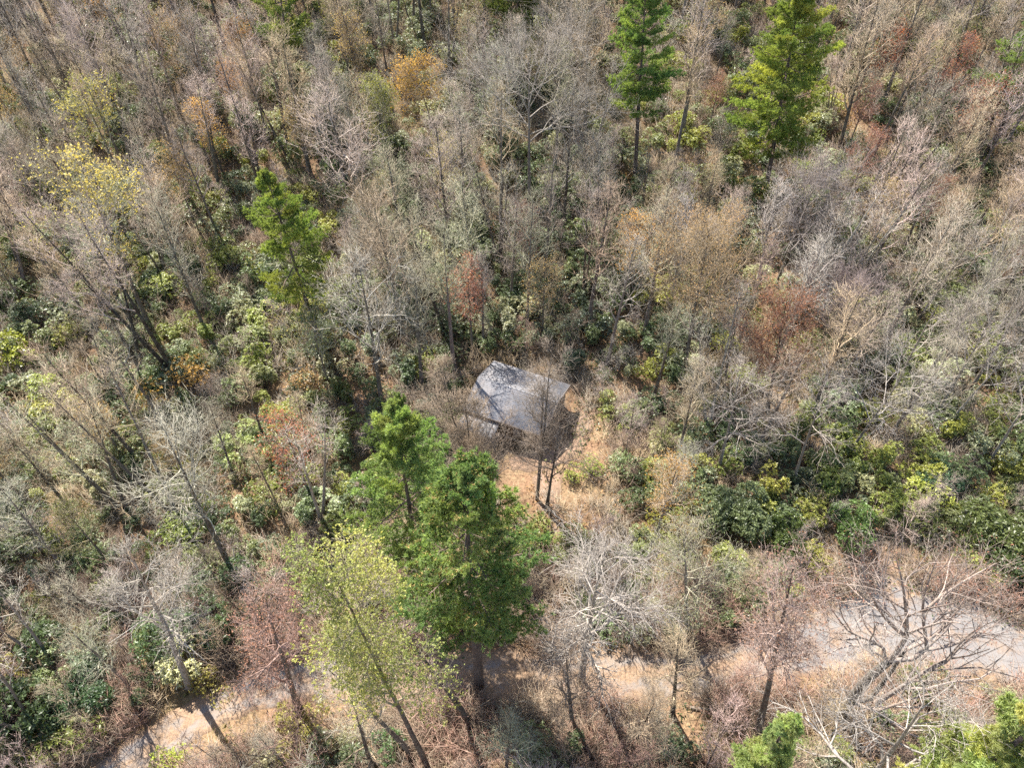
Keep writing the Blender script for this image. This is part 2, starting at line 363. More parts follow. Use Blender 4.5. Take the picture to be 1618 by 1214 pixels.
# ------------------------------------------------------------------ the cabin
def build_cabin():
    root = thing("cabin", (CABIN[0], CABIN[1], CAB_Z), "low brown cabin with a grey gabled roof in the small forest clearing", "cabin", rz=CAB_ROT)
    W, D, E, RG = 9.05, 7.75, 3.2, 4.35            # roof length, roof depth, eave height, ridge height
    wx, wy = W / 2 - .45, D / 2 - .75
    def part(name, mb, mat, parent=root, smooth=False): return link(name, mb.mesh(name, mat if isinstance(mat, list) else [mat], smooth), parent)
    # foundation of field stones
    mb = MB(); mb.box((-wx - .08, -wy - .08, -.6), (wx + .08, wy + .08, .35)); part("foundation", mb, M_STONE)
    # log walls: each course of each wall is a log
    n = 12; hh = (E - .25 - .35) / n
    for side in range(4):
        for k in range(n):
            z = .35 + hh * (k + .5); ex = .22 if k % 2 == 0 else .05
            if side < 2:
                y = (-wy if side == 0 else wy); a, b = (-wx - ex, y, z), (wx + ex, y, z)
            else:
                x = (-wx if side == 2 else wx); a, b = (x, -wy - ex, z + .02), (x, wy + ex, z + .02)
            mb = MB(); P = np.linspace(a, b, 3)[None]; mb.tubes(P, np.full((1, 3), hh * .56), 7); part("log", mb, M_LOG)
    slope = (RG - E) / (D / 2)
    zin = lambda y: RG - slope * abs(y)
    for sx in (-1, 1):                              # gable triangles in boards
        x = sx * wx; y = -wy
        while y < wy - .05:
            y2 = min(y + .3, wy); mb = MB()
            lo = E - .3; za, zb = zin(y) - .12, zin(y2) - .12
            v = [(x - .03, y, lo), (x + .03, y, lo), (x + .03, y2 - .02, lo), (x - .03, y2 - .02, lo), (x - .03, y, za), (x + .03, y, za), (x + .03, y2 - .02, zb), (x - .03, y2 - .02, zb)]
            mb.add(v, [[0, 3, 2, 1], [4, 5, 6, 7], [0, 1, 5, 4], [1, 2, 6, 5], [2, 3, 7, 6], [3, 0, 4, 7]]); part("gable_board", mb, M_LOG); y = y2
    # roof slopes: shingle courses, each course proud of the one below
    for sy in (-1, 1):
        mb = MB(); ncs = 20; rng = np.random.default_rng(4 + sy)
        for k in range(ncs):
            f0, f1 = k / ncs, (k + 1) / ncs + .012
            y0, y1 = D / 2 * (1 - f0), D / 2 * (1 - f1); z0, z1 = RG - slope * y0, RG - slope * y1
            a, b, u = -W / 2, W / 2, .004
            v = [(a, sy * y0, z0 + .024), (b, sy * y0, z0 + .024), (b, sy * y1, z1 + .02), (a, sy * y1, z1 + .02), (a, sy * y0, z0 + .024 + u), (b, sy * y0, z0 + .024 + u), (b, sy * max(y1, .02), z1 + .026), (a, sy * max(y1, .02), z1 + .026)]
            mb.add(v, [[4, 5, 6, 7], [0, 1, 5, 4], [1, 2, 6, 5], [3, 0, 4, 7]])
        r = part("roof", mb, M_ROOF)
        r["label"] = "front roof slope facing the clearing" if sy < 0 else "narrow rear roof slope under the dark shrubs"
        s = MB(); y0 = D / 2; v = []
        for dz in (-.12, .02):
            v += [(-W / 2, sy * y0, E + dz), (W / 2, sy * y0, E + dz), (W / 2, 0, RG + dz), (-W / 2, 0, RG + dz)]
        s.add(v, [[0, 3, 2, 1], [4, 5, 6, 7], [0, 1, 5, 4], [1, 2, 6, 5], [3, 0, 4, 7]]); part("roof_deck", s, M_TRIM, r)
        f = MB(); f.box((-W / 2 - .02, sy * (D / 2) - .03 + .03 * sy, E - .20), (W / 2 + .02, sy * (D / 2) + .03 + .03 * sy, E + .03)); part("fascia", f, M_TRIM, r)
        for k in range(10):                          # rafter tails
            f = MB(); x = -W / 2 + .3 + k * (W - .6) / 9; f.box((x - .05, min(sy * wy, sy * D / 2 * .985), E - .13), (x + .05, max(sy * wy, sy * D / 2 * .985), E - .04 + .05)); part("rafter", f, M_TRIM, r)
    for sx in (-1, 1):
        for sy in (-1, 1):
            f = MB(); x = sx * (W / 2 + .03); v = []
            for dx in (-.025, .025):
                v += [(x + dx, sy * D / 2, E - .2), (x + dx, sy * D / 2, E + .06), (x + dx, sy * .01, RG + .06), (x + dx, sy * .01, RG - .2)]
            f.add(v, [[0, 1, 2, 3], [4, 7, 6, 5], [0, 4, 5, 1], [1, 5, 6, 2], [2, 6, 7, 3], [3, 7, 4, 0]]); part("barge_board", f, M_TRIM)
    for k in range(18):
        f = MB(); x0 = -W / 2 + k * W / 18; x1 = x0 + W / 18 - .01
        v = []
        for x in (x0, x1): v += [(x, -.17, RG - .045), (x, 0, RG + .06), (x, .17, RG - .045), (x, 0, RG + .03)]
        f.add(v, [[0, 4, 5, 1], [1, 5, 6, 2], [0, 1, 2, 3], [4, 7, 6, 5]]); part("ridge_cap", f, M_RIDGE)
    def window(x, y, z, w, h, axis):
        f = MB(); t = .07
        R = np.eye(3) if axis == 0 else np.array([[0, -1, 0], [1, 0, 0], [0, 0, 1.]])
        M = (R, np.array([x, y, z]))
        for lo, hi in (((-w / 2, -t, -h / 2), (w / 2, t, -h / 2 + .08)), ((-w / 2, -t, h / 2 - .08), (w / 2, t, h / 2)), ((-w / 2, -t, -h / 2 + .08), (-w / 2 + .08, t, h / 2 - .08)),
                       ((w / 2 - .08, -t, -h / 2 + .08), (w / 2, t, h / 2 - .08)), ((-.02, -t * .8, -h / 2 + .08), (.02, t * .8, h / 2 - .08))):
            f.box(lo, hi, M=M)
        wi = part("window", f, M_PLANK)
        for s in (-1, 1):
            g = MB(); g.box((min(s * .02, s * (w / 2 - .08)), -.02, -h / 2 + .08), (max(s * .02, s * (w / 2 - .08)), .02, h / 2 - .08), M=M); part("pane", g, M_GLASS, wi)
    o = .17
    window(2.6, -wy - o, 1.75, 1.2, 1.0, 0); window(-.4, -wy - o, 1.75, 1.2, 1.0, 0)
    window(wx + o, 1.4, 1.75, 1.1, 1.0, 1); window(wx + o, -1.5, 1.75, 1.1, 1.0, 1)
    d = MB(); d.box((.95, -wy - .2, .35), (1.85, -wy - .12, 2.4)); dr = part("door", d, M_PLANK)
    d = MB(); d.box((1.68, -wy - .26, 1.3), (1.74, -wy - .2, 1.42)); part("handle", d, M_RIDGE, dr)
    # lean-to porch roof at the front left corner, in separate metal sheets, on posts
    px0, px1, py0, py1 = -W / 2 + .1, -.35, -D / 2 + .25, -D / 2 - 1.75
    for k in range(7):
        a = px0 + k * (px1 - px0) / 7; b = a + (px1 - px0) / 7 + .03; f = MB()
        zt, zb = E - .35, E - .95; dz = .01 * (k % 2)
        v = [(a, py0, zt + dz), (b, py0, zt + dz), (b, py1, zb + dz), (a, py1, zb + dz), (a, py0, zt + .05 + dz), (b, py0, zt + .05 + dz), (b, py1, zb + .05 + dz), (a, py1, zb + .05 + dz)]
        f.add(v, [[0, 1, 2, 3], [4, 7, 6, 5], [0, 4, 5, 1], [1, 5, 6, 2], [2, 6, 7, 3], [3, 7, 4, 0]]); part("porch_sheet", f, M_ROOF2)
    for x in (px0 + .15, (px0 + px1) / 2, px1 - .15):
        f = MB(); f.box((x - .07, py1 + .15, -.4), (x + .07, py1 + .29, E - .93)); part("porch_post", f, M_PLANK)
    for k in range(9):
        f = MB(); y = py1 + .2 + k * .24; f.box((px0, y, .2), (px1, y + .22, .26)); part("deck_board", f, M_PLANK)
    # stone chimney stub is not seen; a stove pipe is not seen either
build_cabin()

# ------------------------------------------------------------------ trees without leaves
def pt(P, t):
    K = P.shape[1]; f = np.clip(t, 0, .9999) * (K - 1); i = f.astype(int); w = (f - i)[..., None]
    idx = np.arange(P.shape[0])[:, None]
    return P[idx, i] * (1 - w) + P[idx, i + 1] * w, nrm(P[idx, i + 1] - P[idx, i])
def rat(R, t):
    K = R.shape[1]; f = np.clip(t, 0, .9999) * (K - 1); i = f.astype(int); w = f - i; idx = np.arange(R.shape[0])[:, None]
    return R[idx, i] * (1 - w) + R[idx, i + 1] * w
def sprout(P, R, n, t0, t1, length, ang, up, K, wob, rng, rs, rend=.35, rmin=.008):
    """n children along each parent; length (N, n) or a number"""
    N = len(P); t = t0 + (t1 - t0) * (np.arange(n)[None] + rng.uniform(.1, .9, (N, n))) / n
    p, d = pt(P, t); r0 = np.maximum(rat(R, t) * rs, rmin)
    ref = np.where(np.abs(d[..., 2:3]) < .9, np.array([0, 0, 1.]), np.array([1., 0, 0]))
    e1 = nrm(np.cross(d, ref)); e2 = np.cross(d, e1)
    phi = np.arange(n)[None] * 2.399 + rng.uniform(0, 6.28, (N, 1)) + rng.normal(size=(N, n)) * .5
    a = ang * (1 + .25 * rng.normal(size=(N, n)))
    D = np.cos(a)[..., None] * d + np.sin(a)[..., None] * (np.cos(phi)[..., None] * e1 + np.sin(phi)[..., None] * e2)
    L = length(t) if callable(length) else np.full((N, n), length)
    L = L * rng.uniform(.65, 1.25, (N, n)); st = (L / (K - 1))[..., None]
    out = [p]; D = nrm(D)
    for k in range(K - 1):
        p = p + D * st; out.append(p); D = nrm(D + wob * rng.normal(size=D.shape) + up * np.array([0, 0, 1.]))
    Q = np.stack(out, 2).reshape(N * n, K, 3)
    RR = (r0.reshape(-1)[:, None] * np.linspace(1, rend, K)[None])
    return Q, RR

class Spec:
    def __init__(s, **k):
        s.h = 18; s.limbs = 15; s.t0 = .42; s.reach = .30; s.ang = .75; s.up = .10; s.nsec = 7; s.nter = 5; s.ntw = 5; s.tw = .75; s.stems = 1; s.r = None
        s.leaf = 0; s.leaf_l = .16; s.leaf_w = .10; s.wob = .12; s.lean = .02; s.twr = .0095; s.top = None; s.droop = 0.0; s.cr = None; s.sprd = None
        s.__dict__.update(k)

def skeleton(sp, rng, trunkP=None, limbsP=None):
    """returns trunk MB, list of (limb MB, leaf MB or None)"""
    h = sp.h; r0 = sp.r or min(.30, .0125 * h + .02)
    K = 9
    if trunkP is None:
        P = np.zeros((sp.stems, K, 3))
        for s in range(sp.stems):
            a = 6.283 * s / sp.stems + rng.uniform(0, 6); sprd = 0 if sp.stems == 1 else (sp.sprd or rng.uniform(.10, .22))
            z = np.linspace(-.4, h * (1 if s == 0 else rng.uniform(.75, .97)), K); f = np.linspace(0, 1, K)
            P[s, :, 0] = math.cos(a) * sprd * h * f ** .9 + np.cumsum(rng.normal(size=K)) * sp.lean * h * .12 * f
            P[s, :, 1] = math.sin(a) * sprd * h * f ** .9 + np.cumsum(rng.normal(size=K)) * sp.lean * h * .12 * f
            P[s, :, 2] = z
        R = r0 * (1 - .1 * (sp.stems > 1) * sp.stems * .5) * np.linspace(1, .12, K)[None].repeat(sp.stems, 0) * np.r_[1.45, 1.1, np.ones(K - 2)][None]
    else:
        P, R = trunkP
    tb = MB(); tb.tubes(P, R, 8)
    if limbsP is None:
        rch = sp.reach * h
        def LL(t):
            f = np.clip((t - sp.t0) / (1 - sp.t0), 0, 1); return rch * (1.0 - .62 * f) * (.75 + .5 * np.sin(np.pi * np.clip(f, 0, 1)) ** .7)
        n = max(2, int(round(sp.limbs / len(P))))
        LP, LR = sprout(P, R, n, sp.t0, .97, LL, sp.ang, sp.up, 7, sp.wob, rng, .66, .24, .03)
        # the leaders end in a bunch of limbs
    else:
        LP, LR = limbsP
    limbs = []
    lens = np.linalg.norm(LP[:, -1] - LP[:, 0], axis=1)
    for i in range(len(LP)):
        b = MB(); lp, lr = LP[i:i + 1], LR[i:i + 1]; b.tubes(lp, lr, 5); Li = max(lens[i], .8)
        ns = max(3, int(sp.nsec * min(1.4, .5 + Li / 6)))
        SP, SR = sprout(lp, lr, ns, .22, .99, lambda t: Li * (.58 - .28 * t), .72, sp.up * .8 - sp.droop, 5, .17, rng, .66, .34, .017)
        b.tubes(SP, SR, 4)
        TP, TR = sprout(SP, SR, sp.nter, .2, .99, lambda t: Li * (.27 - .1 * t) + .25, .75, sp.up * .6 - sp.droop, 3, .22, rng, .66, .5, .012)
        b.tubes(TP, TR, 3)
        allP = np.concatenate([TP]); WP, WR = sprout(TP, TR, sp.ntw, .15, 1.0, sp.tw, .72, sp.up * .5, 3, .28, rng, .7, .5, sp.twr)
        b.cones(WP[:, 0], WP[:, 1], WR[:, 0]); b.cones(WP[:, 1] * .93 + WP[:, 0] * .07, WP[:, 2], WR[:, 1])
        lf = None
        if sp.leaf:
            nl = rng.poisson(sp.leaf, len(WP)); idx = np.repeat(np.arange(len(WP)), nl); tt = rng.uniform(.3, 1.0, len(idx))[:, None]
            c = WP[idx, 1] * (1 - tt) + WP[idx, 2] * tt; dr = nrm(rng.normal(size=(len(idx), 3)) + np.array([0, 0, -.1]))
            lf = MB(); s = rng.uniform(.7, 1.3, len(idx)); lf.leaves(c, dr, sp.leaf_l * s, sp.leaf_w * s, rng)
        limbs.append((b, lf))
    return tb, limbs

class Variant: pass
def make_variant(sp, seed):
    rng = np.random.default_rng(seed); tb, limbs = skeleton(sp, rng)
    v = Variant(); v.h = sp.h; cb = MB(); fb = MB()
    for b, lf in limbs:
        cb.join(b)
        if lf is not None: fb.join(lf)
    v.trunk = tb.mesh("trunk", [M_BARK], True); v.crown = cb.mesh("crown", [M_TWIG]); v.fol = fb.mesh("foliage", [M_LEAF]) if fb.n else None
    return v
def jitter(c, rng, a=.12):
    k = 1 + rng.normal() * a; return tuple(max(.01, x * k * (1 + rng.normal() * .03)) for x in c)
def put_variant(v, name, loc, label, cat, group, h, rz, bark, twig, leafc=None, tilt=(0, 0), wide=1.0):
    root = thing(name, loc, label, cat, group, rz); root.rotation_euler = (tilt[0], tilt[1], rz)
    s = h / v.h; root.scale = (s * wide, s * wide, s)
    link("trunk", v.trunk, root, bark); link("crown", v.crown, root, twig)
    if v.fol is not None: link("foliage", v.fol, root, leafc)
    return root
def key_tree(name, sp, seed, base, top, label, cat, bark, twig, leafc=None, group=None, maxtilt=.16):
    """a tree of its own: base and top of the trunk given where the photograph shows them; limbs are parts"""
    g = at(*base) if len(base) == 2 else np.array(base, float); p = lift(top[0], top[1], g[1]); h = max(3.0, p[2] - g[2]); sp.h = h
    if sp.cr: sp.reach = 1.6 * sp.cr / FPX * project(p * .7 + g * .3)[2] / h
    rng = np.random.default_rng(seed); tb, limbs = skeleton(sp, rng)
    tilt = max(-maxtilt, min(maxtilt, math.atan2(p[0] - g[0], h)))
    root = thing(name, tuple(g), label, cat, group); root.rotation_euler = (0, tilt, 0)
    link("trunk", tb.mesh("trunk", [M_BARK], True), root, bark)
    for b, lf in limbs:
        lo = link("limb", b.mesh("limb", [M_TWIG]), root, twig)
        if lf is not None and lf.n: link("foliage", lf.mesh("foliage", [M_LEAF]), lo, leafc)
    return root

PINK, GREY, TAN, BROWN, PALE, OLIVE, REDB = (.49, .40, .345), (.41, .37, .295), (.48, .385, .255), (.31, .235, .175), (.50, .455, .395), (.41, .395, .27), (.38, .24, .185)
DARKB, MIDB, PALEB = (.095, .075, .062), (.17, .14, .12), (.36, .33, .29)

# ------------------------------------------------------------------ pines
def bough_mesh(L, seed, tuft=1.0, cones=0.0):
    rng = np.random.default_rng(seed); mb = MB(); K = 7
    f = np.linspace(0, 1, K); P = np.zeros((1, K, 3)); P[0, :, 0] = f * L; P[0, :, 2] = L * (-.10 * np.sin(f * np.pi) + .10 * f ** 2); P[0, :, 1] = np.cumsum(rng.normal(size=K)) * .03 * L * f
    R = (.014 * L + .012) * np.linspace(1, .3, K)[None]; mb.tubes(P, R, 5)
    n = int(8 + L * 4.2); t = np.linspace(.10, .99, n); p, d = pt(P, t[None]); p, d = p[0], d[0]
    side = np.where(np.arange(n) % 2 == 0, 1.0, -1.0) * rng.uniform(.75, 1.2, n); Ls = L * (.42 - .26 * t) * rng.uniform(.6, 1.25, n) + .22
    D = nrm(d + side[:, None] * np.array([0, 1, 0]) * 1.1 + np.array([0, 0, .12]) + rng.normal(size=(n, 3)) * .15)
    S = np.stack([p, p + D * Ls[:, None] * .5, p + (D * .95 + np.array([.15, 0, .12])) * Ls[:, None]], 1)
    mb.tubes(S, np.full((n, 3), .014) * np.array([1, .8, .5]), 3)
    # tufts along the outer two thirds of every side branch and at the end of the bough
    m = 9; tt = .2 + .85 * rng.uniform(0, 1, (n, m)) ** .5; tt[:, 0] = 1.0
    c, dd = pt(S, tt); c = c.reshape(-1, 3) + rng.normal(size=(n * m, 3)) * np.array([.14, .14, .12]); dd = dd.reshape(-1, 3)
    ex = np.linspace(.75, 1, 5); c2, d2 = pt(P, ex[None]); c = np.concatenate([c, c2[0]]); dd = np.concatenate([dd, d2[0]])
    nt = len(c); q = 16
    dv = nrm(nrm(dd)[:, None, :] * .75 + np.array([0, 0, .55]) + rng.normal(size=(nt, q, 3)) * .75)
    ln = rng.uniform(.17, .30, (nt, q, 1)) * tuft; cc = np.repeat(c[:, None, :], q, 1)
    sd = nrm(np.cross(dv, rng.normal(size=(nt, q, 3)))) * .027 * tuft
    V = np.stack([cc - sd, cc + sd, cc + dv * ln], 2).reshape(-1, 3)
    mb.add(V, t=np.arange(nt * q * 3).reshape(-1, 3), m=1)
    if cones > 0:
        k = rng.uniform(size=nt) < cones; c = c[k] + np.array([0, 0, .10]); q = 6; nk = len(c)
        dv = nrm(rng.normal(size=(nk, q, 3)) * .6 + np.array([0, 0, 1])); cc = np.repeat(c[:, None], q, 1)
        sd = nrm(np.cross(dv, rng.normal(size=(nk, q, 3)))) * .035
        V = np.stack([cc - sd, cc + sd, cc + dv * .17], 2).reshape(-1, 3); mb.add(V, t=np.arange(nk * q * 3).reshape(-1, 3), m=2)
    me = mb.mesh("bough", [M_PINEBARK_FIX, M_NEEDLE, M_CONE_FIX]); return me
M_PINEBARK_FIX = plain("bough_bark", (.16, .12, .095), .9, .1, .3)
M_CONE_FIX = plain("tan_pollen_cones", (.40, .29, .12), .8, .1, .2)
BOUGH = {}
for ci, L in enumerate((1.3, 2.6, 4.0)):
    BOUGH[L] = [bough_mesh(L, 100 + ci * 10 + k) for k in range(4)]
    BOUGH[(L, 'c')] = [bough_mesh(L, 150 + ci * 10 + k, cones=.22) for k in range(3)]
def pine(base, top, rmax, t0, label, col, seed, cones=False, gaps=.12, dens=1.0, name="pine_tree", r0=None, trunkc=(.14, .11, .095), group=None, shape=1.0):
    g = at(*base) if len(base) == 2 else np.array(base, float); p = lift(top[0], top[1], g[1]); h = p[2] - g[2]
    col = (col[0] * 2.0, col[1] * 1.8, col[2] * 2.1)
    rng = np.random.default_rng(seed); root = thing(name, tuple(g), label, "pine", group)
    tilt = max(-.12, min(.12, math.atan2(p[0] - g[0], h))); root.rotation_euler = (0, tilt, 0)
    K = 10; P = np.zeros((1, K, 3)); P[0, :, 2] = np.linspace(-.5, h, K); P[0, 2:-1, :2] = np.cumsum(rng.normal(size=(K - 3, 2)), 0) * .05
    R = (r0 or .0115 * h + .03) * np.linspace(1, .06, K)[None]; tb = MB(); tb.tubes(P, R, 9); link("trunk", tb.mesh("trunk", [M_PINEBARK], True), root, trunkc)
    z = t0 * h; a0 = rng.uniform(0, 6.28)
    while z < h * .985:
        f = (z / h - t0) / (1 - t0)                              # 0 at the lowest bough, 1 at the tip
        prof = min(1.0, (.55 + 1.6 * f)) * (1 - f ** (1.55 * shape)) ** .8 + .03
        nb = int(rng.integers(3, 6)); a0 += .9 + rng.uniform(-.3, .3)
        for k in range(nb):
            if rng.uniform() < gaps: continue
            a = a0 + 6.283 * k / nb + rng.normal() * .22
            L = rmax * prof * rng.uniform(.55, 1.25)
            if L < .35: L = .35
            key = 1.3 if L < 1.8 else 2.6 if L < 3.2 else 4.0
            mesh = BOUGH[(key, 'c')] if (cones and f > .3) else BOUGH[key]
            o = link("bough", mesh[rng.integers(len(mesh))], root, jitter(col, rng, .13))
            el = -.12 + .15 * rng.normal() + .95 * f ** 3
            zz = z + rng.normal() * .12
            c = pt(P, np.array([[min(.999, (zz + .5) / (h + .5))]]))[0][0, 0]
            o.location = c; o.rotation_euler = (rng.normal() * .2, -el, a); s = L / key; o.scale = (s, max(.75, s), max(.75, s))
        z += (.68 + .45 * (1 - f)) / dens * (h / 26) ** .3
    # leader
    for k in range(4):
        o = link("bough", BOUGH[1.3][k % 4], root, jitter(col, rng, .1)); o.location = P[0, -1] - np.array([0, 0, .75]); o.rotation_euler = (0, -1.25, k * 1.57); o.scale = (.62, .55, .55)
    return root
YG, GRN, DKG, BLG = (.135, .18, .042), (.085, .145, .045), (.045, .085, .035), (.075, .135, .06)
pine((757, 1085), (735, 745), 4.1, .42, "tallest pine in front, deep green with tan cone tips, bare lower trunk by the road", (.105, .165, .055), 21, cones=True, gaps=.10, dens=1.0, shape=1.6, r0=.44)
pine((668, 925), (622, 640), 3.8, .30, "bright green pine just left of the cabin, behind the tallest front pine", (.125, .185, .06), 22, gaps=.12, dens=.95, shape=1.5)
pine((512, 560), (418, 274), 4.1, .36, "lone yellow-green pine with ragged gaps, left of the cabin up the slope", (.12, .165, .04), 23, gaps=.22, dens=.9)
pine((1210, 300), (1246, -60), 5.8, .24, "large yellow-green pine with a bare lower half, at the top right of the forest", YG, 24, gaps=.12, dens=1.05)
pine((1003, 285), (1020, -60), 4.0, .38, "slim green pine with a long bare trunk, above the cabin roof", (.105, .165, .045), 25, gaps=.2)
pine((472, 175), (430, -75), 4.2, .48, "pine whose low crown is cut by the top edge, left of centre", (.11, .155, .04), 26, gaps=.2)
pine((1560, 250), (1640, -10), 4.6, .34, "pine reaching in from the right edge near the top corner", (.12, .18, .06), 27, gaps=.2)
pine((815, 120), (822, -140), 4.2, .33, "dark pine low boughs hanging in at the top centre", (.07, .10, .03), 29)
pine((1150, 1320), (1256, 1140), 1.6, .2, "small fresh green pine tip at the bottom edge, right of centre", (.17, .23, .08), 30, gaps=.35, dens=.7)
pine((1380, 1330), (1668, 1080), 2.0, .3, "light green pine crown filling the bottom right corner", (.19, .24, .085), 31, gaps=.08)

# ------------------------------------------------------------------ trees that can be told apart
def bare(**k): return Spec(**k)
# big forked tree over the road, its main stems taken limb by limb
def road_tree():
    g = at(1326, 1136)
    def W(lst, y0=None):
        return np.array([lift(px, py, g[1] + dy) for px, py, dy in lst]) - g
    def resamp(P, K):
        d = np.r_[0, np.cumsum(np.linalg.norm(np.diff(P, axis=0), axis=1))]; s = np.linspace(0, d[-1], K); return np.stack([np.interp(s, d, P[:, i]) for i in range(3)], 1)
    tr = W([(1326, 1136, 0), (1344, 1108, 0), (1364, 1080, .2), (1384, 1062, .3), (1405, 1045, .4)]); tr[0, 2] = -.5
    st2 = W([(1372, 1108, .3), (1392, 1084, .6), (1415, 1052, .9), (1428, 1030, 1.2)]); st2 = np.vstack([tr[1], st2])
    P = np.stack([resamp(tr, 9), resamp(st2, 9)]); R = np.stack([np.linspace(.44, .26, 9), np.linspace(.2, .12, 9)])
    lim = [W([(1405, 1045, .4), (1420, 1026, .6), (1432, 1008, .9), (1433, 980, 1.2), (1430, 950, 1.6), (1425, 915, 2.0), (1415, 880, 2.5)]),
           W([(1405, 1045, .4), (1430, 1043, .4), (1450, 1041, .5), (1465, 1028, .8), (1462, 1000, 1.2), (1457, 970, 1.6), (1462, 930, 2.2), (1480, 885, 2.8)]),
           W([(1400, 1048, .4), (1395, 1021, .7), (1368, 1010, .9), (1343, 1001, 1.2), (1325, 980, 1.6), (1309, 955, 2)]),
           W([(1344, 1108, 0), (1380, 1126, -.6), (1418, 1114, -1), (1450, 1102, -1.2), (1480, 1096, -1.3), (1520, 1085, -1.4)]),
           W([(1384, 1112, .2), (1420, 1090, .2), (1465, 1060, .3), (1490, 1052, .4), (1520, 1020, .8), (1560, 985, 1.3)]),
           W([(1428, 1030, 1.2), (1470, 1010, 1.6), (1500, 985, 2), (1515, 960, 2.4), (1540, 925, 3)]),
           W([(1465, 1028, .8), (1500, 1022, 1.2), (1540, 1005, 1.6), (1580, 985, 2), (1605, 950, 2.4)]),
           W([(1432, 1008, .9), (1405, 985, 1.3), (1380, 950, 1.8), (1365, 910, 2.4), (1360, 880, 3)]),
           W([(1405, 1045, .4), (1380, 1030, .8), (1360, 1020, 1), (1345, 1022, 1.2)]),
           W([(1457, 970, 1.6), (1490, 940, 2), (1530, 915, 2.5), (1575, 890, 3)])]
    LP = np.stack([resamp(l, 9) for l in lim]); ln = np.linalg.norm(LP[:, -1] - LP[:, 0], axis=1)
    LR = np.stack([np.linspace(max(.07, 0.0145 * l + .045), .022, 9) for l in ln])
    sp = bare(h=20, nsec=8, nter=5, ntw=3, tw=1.0, up=.12, leaf=1.0, leaf_l=.09, leaf_w=.06)
    rng = np.random.default_rng(77); tb, limbs = skeleton(sp, rng, (P, R), (LP, LR))
    root = thing("bare_tree", tuple(g), "big forked bare tree with dark gnarled limbs spread over the pale road", "bare tree")
    link("trunk", tb.mesh("trunk", [M_BARK], True), root, (.20, .17, .145))
    for b, lf in limbs:
        lo = link("limb", b.mesh("limb", [M_TWIG]), root, (.34, .275, .235)); link("foliage", lf.mesh("foliage", [M_LEAF]), lo, (.36, .17, .12))
road_tree()
